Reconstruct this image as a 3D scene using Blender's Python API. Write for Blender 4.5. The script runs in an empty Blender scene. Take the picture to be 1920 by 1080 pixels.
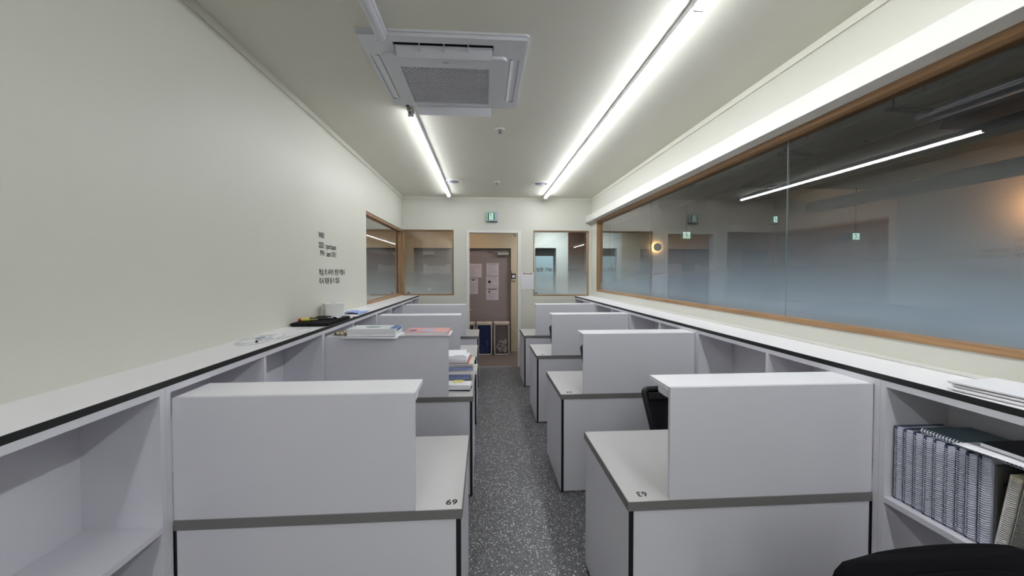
import bpy, bmesh, math, random
from mathutils import Vector, Matrix
random.seed(7)
PI = math.pi
SC = bpy.context.scene
COL = SC.collection

# ------------------------------------------------------------------ camera, world, exposure
FPX = 735.0
YAW = math.atan(51 / FPX)
PITCH = math.atan(16 / FPX)
cam_data = bpy.data.cameras.new('camera')
cam_data.sensor_width = 36.0
cam_data.lens = FPX / 1920 * 36.0
cam_data.shift_y = -12 / 1920
cam_data.clip_start = 0.02
cam = bpy.data.objects.new('camera', cam_data)
cam.location = (0, 0, 1.61)
cam.rotation_euler = (PI / 2 - PITCH, 0, -YAW)
COL.objects.link(cam)
SC.camera = cam

world = bpy.data.worlds.new('world')
SC.world = world
world.use_nodes = True
world.node_tree.nodes['Background'].inputs[0].default_value = (0.6, 0.65, 0.7, 1)
world.node_tree.nodes['Background'].inputs[1].default_value = 0.02

SC.view_settings.view_transform = 'Standard'
SC.view_settings.look = 'None'
SC.view_settings.exposure = 1.48
SC.view_settings.gamma = 1.0
SC.view_settings.use_curve_mapping = False
LED_STRENGTH = 16.0


def area_light(name, loc, rot, sx, sy, power, color):
    d = bpy.data.lights.new(name, 'AREA')
    d.shape = 'RECTANGLE'
    d.size, d.size_y = sx, sy
    d.energy = power
    d.color = color
    o = bpy.data.objects.new(name, d)
    o.location = loc
    o.rotation_euler = rot
    COL.objects.link(o)
    return o


def point_light(name, loc, power, color, r=0.05):
    d = bpy.data.lights.new(name, 'POINT')
    d.energy = power
    d.color = color
    d.shadow_soft_size = r
    o = bpy.data.objects.new(name, d)
    o.location = loc
    COL.objects.link(o)
    return o


# corridor lamps behind the end wall, hall wall washer, added dark-hall fill
area_light('corridor_downlight', (-0.6, 7.5, 2.58), (0, 0, 0), 1.6, 0.25, 1.7, (1.0, 0.76, 0.54))
area_light('corridor_lamp', (1.35, 7.35, 2.58), (0, 0, 0), 0.6, 0.2, 6.0, (0.9, 0.97, 1.0))
area_light('corridor_side_lamp', (-2.4, 7.2, 2.58), (0, 0, 0), 0.8, 0.8, 1.0, (1.0, 0.78, 0.58))
point_light('hall_wall_washer', (9.0, 6.0, 2.75), 8, (1.0, 0.5, 0.2), 0.1)
area_light('hall_fill_light', (5.4, 4.0, 3.0), (0, 0, 0), 2.0, 2.0, 1.0, (1.0, 0.9, 0.8))  # added fill that lifts the dark hall, no fixture there


# ------------------------------------------------------------------ helpers
def srgb(r, g, b):
    def f(c):
        c /= 255.0
        return c / 12.92 if c <= 0.04045 else ((c + 0.055) / 1.055) ** 2.4
    return (f(r), f(g), f(b), 1.0)


MATS = {}


def mat(name, col, rough=0.5, metal=0.0, spec=0.5, var=0.03, scale=6.0, bump=0.0, bscale=200.0, coat=0.0, alpha=1.0, emis=None, estr=0.0):
    if name in MATS:
        return MATS[name]
    m = bpy.data.materials.new(name)
    m.use_nodes = True
    nt = m.node_tree
    b = nt.nodes['Principled BSDF']
    b.inputs['Roughness'].default_value = rough
    b.inputs['Metallic'].default_value = metal
    b.inputs['Specular IOR Level'].default_value = spec
    b.inputs['Coat Weight'].default_value = coat
    b.inputs['Alpha'].default_value = alpha
    tc = nt.nodes.new('ShaderNodeTexCoord')
    nz = nt.nodes.new('ShaderNodeTexNoise')
    nz.inputs['Scale'].default_value = scale
    nz.inputs['Detail'].default_value = 4
    nt.links.new(tc.outputs['Object'], nz.inputs['Vector'])
    mx = nt.nodes.new('ShaderNodeMix')
    mx.data_type = 'RGBA'
    mx.inputs['A'].default_value = tuple(max(0, c * (1 - var)) for c in col[:3]) + (1,)
    mx.inputs['B'].default_value = tuple(min(1, c * (1 + var)) for c in col[:3]) + (1,)
    nt.links.new(nz.outputs['Fac'], mx.inputs['Factor'])
    nt.links.new(mx.outputs['Result'], b.inputs['Base Color'])
    if bump:
        n2 = nt.nodes.new('ShaderNodeTexNoise')
        n2.inputs['Scale'].default_value = bscale
        nt.links.new(tc.outputs['Object'], n2.inputs['Vector'])
        bp = nt.nodes.new('ShaderNodeBump')
        bp.inputs['Strength'].default_value = bump
        bp.inputs['Distance'].default_value = 0.002
        nt.links.new(n2.outputs['Fac'], bp.inputs['Height'])
        nt.links.new(bp.outputs['Normal'], b.inputs['Normal'])
    if emis:
        b.inputs['Emission Color'].default_value = emis
        b.inputs['Emission Strength'].default_value = estr
    MATS[name] = m
    return m


def wood_mat(name, c1, c2, axis='Y', rough=0.45):
    m = bpy.data.materials.new(name)
    m.use_nodes = True
    nt = m.node_tree
    b = nt.nodes['Principled BSDF']
    b.inputs['Roughness'].default_value = rough
    tc = nt.nodes.new('ShaderNodeTexCoord')
    mp = nt.nodes.new('ShaderNodeMapping')
    s = {'X': (1.5, 40, 40), 'Y': (40, 1.5, 40), 'Z': (40, 40, 1.5)}[axis]
    mp.inputs['Scale'].default_value = s
    nz = nt.nodes.new('ShaderNodeTexNoise')
    nz.inputs['Scale'].default_value = 1.6
    nz.inputs['Detail'].default_value = 8
    cr = nt.nodes.new('ShaderNodeValToRGB')
    cr.color_ramp.elements[0].position = 0.3
    cr.color_ramp.elements[0].color = c1
    cr.color_ramp.elements[1].position = 0.7
    cr.color_ramp.elements[1].color = c2
    nt.links.new(tc.outputs['Object'], mp.inputs['Vector'])
    nt.links.new(mp.outputs['Vector'], nz.inputs['Vector'])
    nt.links.new(nz.outputs['Fac'], cr.inputs['Fac'])
    nt.links.new(cr.outputs['Color'], b.inputs['Base Color'])
    return m


def floor_mat():
    m = bpy.data.materials.new('terrazzo_vinyl')
    m.use_nodes = True
    nt = m.node_tree
    b = nt.nodes['Principled BSDF']
    b.inputs['Roughness'].default_value = 0.42
    tc = nt.nodes.new('ShaderNodeTexCoord')
    vec = tc.outputs['Object']
    base = nt.nodes.new('ShaderNodeTexNoise')
    base.inputs['Scale'].default_value = 30
    base.inputs['Detail'].default_value = 6
    nt.links.new(vec, base.inputs['Vector'])
    cr = nt.nodes.new('ShaderNodeValToRGB')
    cr.color_ramp.elements[0].position = 0.35
    cr.color_ramp.elements[0].color = srgb(80, 80, 83)
    cr.color_ramp.elements[1].position = 0.65
    cr.color_ramp.elements[1].color = srgb(98, 98, 102)
    nt.links.new(base.outputs['Fac'], cr.inputs['Fac'])
    prev = cr.outputs['Color']
    for sc, th, c in ((70, 0.30, srgb(190, 190, 192)), (120, 0.27, srgb(150, 150, 154)), (95, 0.24, srgb(40, 40, 42))):
        w = nt.nodes.new('ShaderNodeTexNoise')
        w.inputs['Scale'].default_value = sc * 2.1
        nt.links.new(vec, w.inputs['Vector'])
        v = nt.nodes.new('ShaderNodeTexVoronoi')
        v.inputs['Scale'].default_value = sc
        mixv = nt.nodes.new('ShaderNodeMix')
        mixv.data_type = 'VECTOR'
        mixv.inputs['Factor'].default_value = 0.006
        nt.links.new(vec, mixv.inputs['A'])
        nt.links.new(w.outputs['Color'], mixv.inputs['B'])
        nt.links.new(mixv.outputs['Result'], v.inputs['Vector'])
        # keep only some cells so the chips are sparse
        sep = nt.nodes.new('ShaderNodeSeparateColor')
        nt.links.new(v.outputs['Color'], sep.inputs['Color'])
        thn = nt.nodes.new('ShaderNodeMath')
        thn.operation = 'MULTIPLY'
        thn.inputs[1].default_value = th * 1.5
        nt.links.new(sep.outputs['Red'], thn.inputs[0])
        lt = nt.nodes.new('ShaderNodeMath')
        lt.operation = 'LESS_THAN'
        nt.links.new(v.outputs['Distance'], lt.inputs[0])
        nt.links.new(thn.outputs['Value'], lt.inputs[1])
        mx = nt.nodes.new('ShaderNodeMix')
        mx.data_type = 'RGBA'
        nt.links.new(lt.outputs['Value'], mx.inputs['Factor'])
        nt.links.new(prev, mx.inputs['A'])
        mx.inputs['B'].default_value = c
        prev = mx.outputs['Result']
    nt.links.new(prev, b.inputs['Base Color'])
    return m


def glass_mat(name, film_col, z_full, z_none, max_fac=0.93, tint=(0.82, 0.86, 0.86, 1), film_trans=0.25):
    """clear pane that reflects like a window; a dotted frosted film fades out upward (a printed film pattern)"""
    m = bpy.data.materials.new(name)
    m.use_nodes = True
    nt = m.node_tree
    nt.nodes.clear()
    out = nt.nodes.new('ShaderNodeOutputMaterial')
    tr = nt.nodes.new('ShaderNodeBsdfTransparent')
    tr.inputs['Color'].default_value = tint
    df = nt.nodes.new('ShaderNodeBsdfDiffuse')
    df.inputs['Color'].default_value = film_col
    tl = nt.nodes.new('ShaderNodeBsdfTranslucent')
    tl.inputs['Color'].default_value = film_col
    fm = nt.nodes.new('ShaderNodeMixShader')
    fm.inputs['Fac'].default_value = film_trans
    nt.links.new(df.outputs[0], fm.inputs[1])
    nt.links.new(tl.outputs[0], fm.inputs[2])
    geo = nt.nodes.new('ShaderNodeNewGeometry')
    sep = nt.nodes.new('ShaderNodeSeparateXYZ')
    nt.links.new(geo.outputs['Position'], sep.inputs[0])
    mr = nt.nodes.new('ShaderNodeMapRange')
    mr.interpolation_type = 'LINEAR'
    mr.inputs['From Min'].default_value = z_none
    mr.inputs['From Max'].default_value = z_full
    mr.inputs['To Min'].default_value = 0.0
    nt.links.new(sep.outputs['Z'], mr.inputs['Value'])
    body = nt.nodes.new('ShaderNodeMixShader')
    mr.inputs['To Max'].default_value = 1.0
    pw = nt.nodes.new('ShaderNodeMath')
    pw.operation = 'POWER'
    pw.inputs[1].default_value = 1.7
    nt.links.new(mr.outputs['Result'], pw.inputs[0])
    ml = nt.nodes.new('ShaderNodeMath')
    ml.operation = 'MULTIPLY'
    ml.inputs[1].default_value = max_fac
    nt.links.new(pw.outputs[0], ml.inputs[0])
    nt.links.new(ml.outputs[0], body.inputs['Fac'])
    nt.links.new(tr.outputs[0], body.inputs[1])
    nt.links.new(fm.outputs[0], body.inputs[2])
    gl = nt.nodes.new('ShaderNodeBsdfGlossy')
    gl.inputs['Roughness'].default_value = 0.0
    fr = nt.nodes.new('ShaderNodeFresnel')
    fr.inputs['IOR'].default_value = 1.5
    mul = nt.nodes.new('ShaderNodeMath')
    mul.operation = 'MULTIPLY'
    mul.use_clamp = True
    mul.inputs[1].default_value = 2.6
    nt.links.new(fr.outputs[0], mul.inputs[0])
    # the pane is a solid sheet: only its outer faces reflect
    inv = nt.nodes.new('ShaderNodeMath')
    inv.operation = 'SUBTRACT'
    inv.inputs[0].default_value = 1.0
    nt.links.new(geo.outputs['Backfacing'], inv.inputs[1])
    m2 = nt.nodes.new('ShaderNodeMath')
    m2.operation = 'MULTIPLY'
    nt.links.new(mul.outputs[0], m2.inputs[0])
    nt.links.new(inv.outputs[0], m2.inputs[1])
    top = nt.nodes.new('ShaderNodeMixShader')
    nt.links.new(m2.outputs[0], top.inputs['Fac'])
    nt.links.new(body.outputs[0], top.inputs[1])
    nt.links.new(gl.outputs[0], top.inputs[2])
    # inner faces: fully clear
    clr = nt.nodes.new('ShaderNodeBsdfTransparent')
    fin = nt.nodes.new('ShaderNodeMixShader')
    nt.links.new(geo.outputs['Backfacing'], fin.inputs['Fac'])
    nt.links.new(top.outputs[0], fin.inputs[1])
    nt.links.new(clr.outputs[0], fin.inputs[2])
    nt.links.new(fin.outputs[0], out.inputs['Surface'])
    return m


def emit_mat(name, col, strength):
    m = bpy.data.materials.new(name)
    m.use_nodes = True
    nt = m.node_tree
    nt.nodes.clear()
    out = nt.nodes.new('ShaderNodeOutputMaterial')
    e = nt.nodes.new('ShaderNodeEmission')
    e.inputs['Color'].default_value = col
    e.inputs['Strength'].default_value = strength
    nt.links.new(e.outputs[0], out.inputs['Surface'])
    return m


def plastic_clear(name, col, alpha):
    return mat(name, col, 0.25, alpha=alpha)


class MB:
    """collects shapes, build() links them as one mesh object"""

    def __init__(self):
        self.bm = bmesh.new()

    def box(self, x0, x1, y0, y1, z0, z1, bev=0.0, M=None):
        vs = [self.bm.verts.new((x, y, z)) for x in (x0, x1) for y in (y0, y1) for z in (z0, z1)]
        fs = [self.bm.faces.new([vs[i] for i in f]) for f in ((0, 1, 3, 2), (4, 6, 7, 5), (0, 4, 5, 1), (2, 3, 7, 6), (0, 2, 6, 4), (1, 5, 7, 3))]
        if bev:
            es = list({e for f in fs for e in f.edges})
            r = bmesh.ops.bevel(self.bm, geom=es, offset=bev, segments=2, affect='EDGES', profile=0.5)
            vs = list({v for f in r['faces'] for v in f.verts})
        if M is not None:
            bmesh.ops.transform(self.bm, matrix=M, verts=vs)
        return self

    def prism(self, pts, h, M=None, z0=0.0):
        """closed outline (x,y) extruded along z"""
        a = [self.bm.verts.new((p[0], p[1], z0)) for p in pts]
        b = [self.bm.verts.new((p[0], p[1], z0 + h)) for p in pts]
        n = len(pts)
        self.bm.faces.new(a[::-1])
        self.bm.faces.new(b)
        for i in range(n):
            self.bm.faces.new((a[i], a[(i + 1) % n], b[(i + 1) % n], b[i]))
        if M is not None:
            bmesh.ops.transform(self.bm, matrix=M, verts=a + b)
        return self

    def tube(self, pts, r, n=8, closed=False, rs=None):
        P = [Vector(p) for p in pts]
        k = len(P)
        rings = []
        up = None
        for i in range(k):
            if closed:
                t = (P[(i + 1) % k] - P[i - 1])
            else:
                t = P[min(i + 1, k - 1)] - P[max(i - 1, 0)]
            t.normalize()
            if up is None:
                up = Vector((0, 0, 1)) if abs(t.z) < 0.9 else Vector((1, 0, 0))
            s = t.cross(up)
            if s.length < 1e-5:
                s = t.cross(Vector((0.3, 0.8, 0.5)))
            s.normalize()
            up = s.cross(t).normalized()
            rr = rs[i] if rs else r
            rings.append([self.bm.verts.new(P[i] + (s * math.cos(a) + up * math.sin(a)) * rr) for a in [2 * PI * j / n for j in range(n)]])
        m = k if closed else k - 1
        for i in range(m):
            A, B = rings[i], rings[(i + 1) % k]
            for j in range(n):
                self.bm.faces.new((A[j], A[(j + 1) % n], B[(j + 1) % n], B[j]))
        if not closed:
            self.bm.faces.new(rings[0][::-1])
            self.bm.faces.new(rings[-1])
        return self

    def lathe(self, prof, n=24, c=(0, 0, 0)):
        rings = []
        for r, z in prof:
            if r < 1e-6:
                rings.append([self.bm.verts.new((c[0], c[1], c[2] + z))])
            else:
                rings.append([self.bm.verts.new((c[0] + r * math.cos(2 * PI * j / n), c[1] + r * math.sin(2 * PI * j / n), c[2] + z)) for j in range(n)])
        for A, B in zip(rings, rings[1:]):
            for j in range(n):
                a = [A[j % len(A)], A[(j + 1) % len(A)], B[(j + 1) % len(B)], B[j % len(B)]]
                u = []
                for v in a:
                    if v not in u:
                        u.append(v)
                if len(u) > 2:
                    self.bm.faces.new(u)
        return self

    def grid(self, nx, ny, fn):
        V = [[self.bm.verts.new(fn(i / nx, j / ny)) for j in range(ny + 1)] for i in range(nx + 1)]
        for i in range(nx):
            for j in range(ny):
                self.bm.faces.new((V[i][j], V[i + 1][j], V[i + 1][j + 1], V[i][j + 1]))
        return self

    def build(self, name, material, parent=None, loc=(0, 0, 0), rot=(0, 0, 0), smooth=False, solid=0.0, clean=True):
        if clean:
            bmesh.ops.recalc_face_normals(self.bm, faces=self.bm.faces)
        me = bpy.data.meshes.new(name)
        self.bm.to_mesh(me)
        self.bm.free()
        if smooth:
            for p in me.polygons:
                p.use_smooth = True
        if isinstance(material, (list, tuple)):
            for m in material:
                me.materials.append(m)
        else:
            me.materials.append(material)
        o = bpy.data.objects.new(name, me)
        o.location = loc
        o.rotation_euler = rot
        COL.objects.link(o)
        if parent is not None:
            o.parent = parent
        if solid:
            md = o.modifiers.new('thickness', 'SOLIDIFY')
            md.thickness = solid
            md.offset = 0
        return o


def tag(o, label, cat, group=None):
    o['label'] = label
    o['category'] = cat
    if group:
        o['group'] = group
    return o


def thing(name, label, cat, loc=(0, 0, 0), rz=0.0, group=None):
    o = bpy.data.objects.new(name, None)
    o.empty_display_size = 0.1
    o.location = loc
    o.rotation_euler = (0, 0, rz)
    COL.objects.link(o)
    return tag(o, label, cat, group)


def struct(o):
    o['kind'] = 'structure'
    return o


def sbox(name, m, *b, parent=None, bev=0.0):
    o = MB().box(*b, bev=bev).build(name, m, parent)
    if parent is None:
        struct(o)
    return o


def text(name, body, size, material, parent, loc, rot, align='LEFT', sx=1.0, depth=0.0004, bold=0.0):
    c = bpy.data.curves.new(name, 'FONT')
    c.body = body
    c.size = size
    c.align_x = align
    c.extrude = depth
    c.offset = bold
    c.resolution_u = 3
    t = bpy.data.objects.new(name + '_curve', c)
    COL.objects.link(t)
    dg = bpy.context.evaluated_depsgraph_get()
    me = bpy.data.meshes.new_from_object(t.evaluated_get(dg))
    bpy.data.objects.remove(t)
    me.materials.clear()
    me.materials.append(material)
    o = bpy.data.objects.new(name, me)
    o.location = loc
    o.rotation_euler = rot
    o.scale = (sx, 1, 1)
    COL.objects.link(o)
    if parent is not None:
        o.parent = parent
    return o


def rrect(x0, x1, y0, y1, r, n=5):
    pts = []
    for cx, cy, a0 in ((x1 - r, y1 - r, 0), (x0 + r, y1 - r, PI / 2), (x0 + r, y0 + r, PI), (x1 - r, y0 + r, 1.5 * PI)):
        for i in range(n + 1):
            a = a0 + PI / 2 * i / n
            pts.append((cx + r * math.cos(a), cy + r * math.sin(a)))
    return pts


# ------------------------------------------------------------------ materials
WALL = mat('cream_paint', srgb(212, 211, 200), 0.42, spec=0.4, var=0.012, bump=0.05)
CEIL = mat('ceiling_paint', srgb(222, 220, 208), 0.7, spec=0.2, var=0.015, bump=0.05)
TRIM = mat('white_trim_paint', srgb(224, 223, 216), 0.4, var=0.01)
WHITE = mat('white_laminate', srgb(215, 214, 221), 0.38, spec=0.5, var=0.015, bump=0.06, bscale=500)
TOPW = mat('white_laminate_lit_tops', srgb(244, 243, 247), 0.3, spec=0.5, var=0.015)  # paler than the panels: overhead light on level tops put into the colour
DESK = mat('pale_grey_desk_laminate', srgb(190, 187, 187), 0.33, spec=0.5, var=0.03, scale=12)
EDGE = mat('grey_edge_band', srgb(118, 116, 115), 0.5, var=0.03)
BLACK = mat('black_edge_band', srgb(16, 18, 18), 0.5, var=0.1)
INK = mat('black_lettering', srgb(24, 24, 24), 0.6, var=0.02)
OAK = wood_mat('oak_frame', srgb(140, 106, 72), srgb(178, 140, 100), 'Y')
OAKX = wood_mat('oak_frame_cross', srgb(140, 106, 72), srgb(178, 140, 100), 'X')
OAKZ = wood_mat('oak_frame_upright', srgb(140, 106, 72), srgb(178, 140, 100), 'Z')
WALNUT = wood_mat('walnut_door', srgb(74, 48, 36), srgb(104, 72, 54), 'Z')
GREYDOOR = mat('grey_metal_door', srgb(146, 134, 134), 0.5, var=0.03)
BEIGE = mat('beige_corridor_paint', srgb(206, 190, 164), 0.6, var=0.02)
STEEL = mat('brushed_steel', srgb(190, 190, 192), 0.3, metal=1.0)
GREYPL = mat('grey_plastic', srgb(120, 120, 124), 0.45)
ACW = mat('appliance_plastic', srgb(214, 215, 220), 0.4, var=0.01)
DARK = mat('dark_void', srgb(22, 22, 24), 0.8)
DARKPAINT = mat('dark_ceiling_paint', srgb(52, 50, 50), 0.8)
FABRIC = mat('black_fabric', srgb(14, 14, 17), 0.85, spec=0.2, var=0.2, scale=80, bump=0.3, bscale=900)
MESHF = mat('black_mesh_fabric', srgb(26, 26, 32), 0.8, spec=0.2, var=0.2, scale=60, bump=0.4, bscale=700)
BLKPL = mat('black_plastic', srgb(16, 16, 18), 0.45)
PAPER = mat('white_paper', srgb(232, 232, 236), 0.7, var=0.02)
PAPER2 = mat('cream_paper', srgb(214, 208, 190), 0.7, var=0.03)
LED = emit_mat('led_diffuser', (0.93, 0.96, 1.0, 1), LED_STRENGTH)
LED_STRONG = emit_mat('led_diffuser_bright', (0.93, 0.96, 1.0, 1), LED_STRENGTH * 1.7)
LED_SOFT = emit_mat('led_diffuser_dimmed', (0.93, 0.96, 1.0, 1), LED_STRENGTH * 0.6)  # output lowered so the wall beside this strip does not burn out
FLOOR = floor_mat()
FILM = srgb(170, 190, 206)
GLASS = glass_mat('window_glass_film', FILM, 1.40, 2.08)
GLASS2 = glass_mat('corridor_glass_film', srgb(196, 208, 208), 1.28, 2.15, max_fac=0.88)

# ------------------------------------------------------------------ dimensions
XL, XR, YB, ZC = -1.375, 1.842, 6.695, 2.895
YF = -5.6
LZ, RZ = 1.236, 1.214         # ledge heights
LX, RX = -1.105, 1.552        # ledge edges
ROWS = [1.452, 2.790, 4.128, 5.466]
DD = 0.672
DZ = 0.73

# ------------------------------------------------------------------ the room
sbox('floor', FLOOR, XL - 0.2, XR + 0.1, YF, YB + 0.02, -0.1, 0)
sbox('ceiling', CEIL, XL - 0.15, XR + 0.12, YF, YB + 0.105, ZC, ZC + 0.08)
T = 0.105


def wall_mesh(name, boxes, m=WALL):
    b = MB()
    for x in boxes:
        b.box(*x)
    return struct(b.build(name, m))


LW0 = 4.675
wall_mesh('wall_left', [
    (XL - T, XL, YF, LW0, 0, ZC),
    (XL - T, XL, LW0, YB, 0, 1.24),
    (XL - T, XL, LW0, YB, 2.335, ZC)])
RWB, RWT, RWE = 1.312, 2.472, 6.365
wall_mesh('wall_right', [
    (XR, XR + 0.11, YF, RWE, 0, RWB),
    (XR, XR + 0.11, YF, RWE, RWT, ZC),
    (XR, XR + 0.11, RWE, YB, 0, ZC)])
DX0, DX1, DZT = -0.314, 0.620, 2.340
wall_mesh('wall_back', [
    (XL - T, XR + 0.11, YB, YB + T, 2.34, ZC),
    (XL - T, -0.524, YB, YB + T, 0, 1.232),
    (-0.524, DX0, YB, YB + T, 0, 2.34),
    (DX1, 0.831, YB, YB + T, 0, 2.34),
    (0.831, 1.802, YB, YB + T, 0, 1.214),
    (1.802, XR + 0.11, YB, YB + T, 0, 2.34)])
sbox('wall_front', mat('dark_bounce_cut', srgb(90, 90, 92), 0.7), XL - T, XR + 0.11, YF - 0.1, YF, 0, ZC)  # unseen end wall, its dark tone chosen to cut bounce light

# trims: valance over the long window, crown strips, sill strip
struct(MB().box(1.738, XR - 0.001, YF, YB - 0.001, RWT, 2.580, bev=0.002).build('trim_1', TRIM))
struct(MB().box(XL, XL + 0.012, YF, YB, ZC - 0.045, ZC, bev=0.003).build('trim_2', CEIL))
struct(MB().box(XR - 0.012, XR, YF, YB, ZC - 0.045, ZC, bev=0.003).build('trim_3', CEIL))
struct(MB().box(XL, XR, YB - 0.008, YB, ZC - 0.03, ZC, bev=0.002).build('trim_4', CEIL))
struct(MB().box(XR - 0.012, XR, YF, YB - 0.001, RZ + 0.001, RZ + 0.014).build('trim_5', TRIM))

# long right window: oak frame and panes
w = bpy.data.objects.new('window_4', None)
COL.objects.link(w)
struct(w)
MB().box(XR - 0.004, XR + 0.10, YF + 0.6, RWE, RWT - 0.034, RWT - 0.0005, bev=0.002).build('window_frame', OAK, w)
MB().box(XR - 0.006, XR + 0.10, YF + 0.6, RWE, RWB + 0.0005, RWB + 0.03, bev=0.002).build('window_frame', OAK, w)
MB().box(XR - 0.004, XR + 0.10, RWE - 0.034, RWE - 0.0005, RWB + 0.03, RWT - 0.034, bev=0.002).build('window_frame', OAKZ, w)
pb = [RWE - 0.034, 4.36, 2.335, 0.31, -1.95]
for a, b in zip(pb, pb[1:]):
    MB().box(XR + 0.044, XR + 0.054, b + 0.002, a - 0.002, RWB + 0.03, RWT - 0.034).build('pane', GLASS, w)
    if a < RWE - 0.1:
        MB().box(XR + 0.0435, XR + 0.0545, a - 0.002, a + 0.002, RWB + 0.03, RWT - 0.034).build('pane_joint', mat('clear_silicone', srgb(120, 134, 130), 0.25), w)

# left window and the two end-wall windows
w = bpy.data.objects.new('window_1', None)
COL.objects.link(w)
struct(w)
MB().box(XL - 0.09, XL - 0.01, LW0, YB + 0.02, 2.300, 2.3345, bev=0.002).build('window_frame', OAK, w)
MB().box(XL - 0.09, XL - 0.004, LW0, YB + 0.02, 1.241, 1.272, bev=0.002).build('window_frame', OAK, w)
MB().box(XL - 0.09, XL - 0.035, YB - 0.045, YB + 0.02, 1.272, 2.300, bev=0.002).build('window_frame', OAKZ, w)
MB().box(XL - 0.06, XL - 0.05, LW0, YB - 0.045, 1.272, 2.300).build('pane', GLASS2, w)


def back_window(name, x0, x1, z0, z1, f=0.021):
    w = bpy.data.objects.new(name, None)
    COL.objects.link(w)
    struct(w)
    MB().box(x0, x1, YB + 0.018, YB + T - 0.01, z1 - f, z1 - 0.0005, bev=0.002).build('window_frame', OAKX, w)
    MB().box(x0, x1, YB + 0.012, YB + T - 0.01, z0 + 0.0005, z0 + f, bev=0.002).build('window_frame', OAKX, w)
    MB().box(x0 + 0.0005, x0 + f, YB + 0.018, YB + T - 0.01, z0 + f, z1 - f, bev=0.002).build('window_frame', OAKZ, w)
    MB().box(x1 - f, x1 - 0.0005, YB + 0.018, YB + T - 0.01, z0 + f, z1 - f, bev=0.002).build('window_frame', OAKZ, w)
    MB().box(x0 + f, x1 - f, YB + 0.055, YB + 0.065, z0 + f, z1 - f).build('pane', GLASS2, w)
    return w


back_window('window_2', XL + 0.002, -0.524, 1.232, 2.340)
w3 = back_window('window_3', 0.831, 1.802, 1.214, 2.340)

# doorway frame and threshold
d = bpy.data.objects.new('door_1', None)
COL.objects.link(d)
struct(d)
b = MB()
b.box(DX0, DX0 + 0.052, YB - 0.012, YB + T + 0.01, 0, DZT - 0.045, bev=0.002)
b.build('door_frame', TRIM, d)
MB().box(DX1 - 0.055, DX1, YB - 0.012, YB + T + 0.01, 0, DZT - 0.045, bev=0.002).build('door_frame', TRIM, d)
MB().box(DX0, DX1, YB - 0.012, YB + T + 0.01, DZT - 0.045, DZT, bev=0.002).build('door_frame', TRIM, d)
MB().box(DX0 + 0.052, DX1 - 0.055, YB + 0.0, YB + 0.03, 0, 0.006, bev=0.002).build('threshold', STEEL, d)

# ------------------------------------------------------------------ corridor behind the end wall
YC = 8.0
CFL = mat('corridor_floor_vinyl', srgb(112, 98, 92), 0.45, var=0.08, scale=25)
sbox('floor_corridor', CFL, -3.4, 2.7, YB + 0.02, YC + 0.3, -0.1, 0)
sbox('ceiling_corridor', BEIGE, -3.4, 2.7, YB + T, YC + 0.1, 2.62, 2.70)
sbox('ceiling_side', BEIGE, -3.4, XL - T - 0.05, 3.0, YB + T, 2.62, 2.70)
sbox('floor_side', CFL, -3.4, XL - 0.2, 3.0, YB + 0.02, -0.1, 0)
sbox('wall_side', BEIGE, -3.5, -3.4, 3.0, YC + 0.1, 0, 2.7)
sbox('wall_side_end', BEIGE, -3.5, XL - T, 2.9, 3.0, 0, 2.7)
DR = 2.115
wall_mesh('wall_corridor', [
    (-3.4, -2.75, YC, YC + 0.1, 0, 2.7),
    (-2.75, 0.533, YC, YC + 0.1, DR, 2.7),
    (-1.68, -1.43, YC, YC + 0.1, 0, DR),
    (0.533, 0.93, YC, YC + 0.1, 0, 2.7)], BEIGE)
WPLAIN = mat('corridor_paint_cool_lit', srgb(228, 232, 226), 0.5, var=0.01)  # paler than the beige: cooler light here is put into the colour
wall_mesh('wall_corridor_pale', [
    (0.93, 1.03, YC, YC + 0.1, 0, 2.7),
    (1.03, 1.468, YC, YC + 0.1, 2.125, 2.7),
    (1.468, 1.715, YC, YC + 0.1, 0, 2.7)], WPLAIN)


def door_leaf(name, x0, x1, z1, m, handle_x=None, closer=None, kick=True):
    d = bpy.data.objects.new(name, None)
    COL.objects.link(d)
    struct(d)
    MB().box(x0 + 0.004, x1 - 0.004, YC + 0.07, YC + 0.115, 0.008, z1 - 0.006, bev=0.002).build('door_leaf', m, d)
    if handle_x is not None:
        h = MB().tube([(handle_x, YC + 0.07, 0.86), (handle_x, YC + 0.03, 0.86)], 0.011, 10)
        h.tube([(handle_x, YC + 0.03, 0.86), (handle_x + 0.11 * (1 if handle_x < (x0 + x1) / 2 else -1), YC + 0.03, 0.86)], 0.009, 10)
        h.box(handle_x - 0.02, handle_x + 0.02, YC + 0.064, YC + 0.07, 0.80, 0.92)
        h.build('door_handle', STEEL, d, smooth=False)
    if closer is not None:
        c = MB().box(closer - 0.115, closer + 0.115, YC + 0.005, YC + 0.069, 1.975, 2.03, bev=0.006)
        c.build('door_closer', mat('closer_metal', srgb(176, 172, 168), 0.35, metal=0.6), d)
        c = MB().tube([(closer, YC + 0.03, 2.03), (closer, YC + 0.03, 2.055), (closer - 0.1, YC + 0.015, 2.06), (closer - 0.3, YC + 0.05, 2.055)], 0.008, 8)
        c.build('closer_arm', GREYPL, d)
    return d


door_leaf('door_2', -0.448, 0.533, DR, GREYDOOR, handle_x=-0.35, closer=0.37)
door_leaf('door_3', -1.43, -0.448, DR, GREYDOOR, closer=-1.13)
door_leaf('door_4', -2.75, -1.68, DR, mat('slate_door', srgb(118, 114, 112), 0.5), handle_x=-1.76)
sbox('wall_recess', DARK, -2.8, 0.6, YC + 0.12, YC + 0.2, 0, 2.3)
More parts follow.
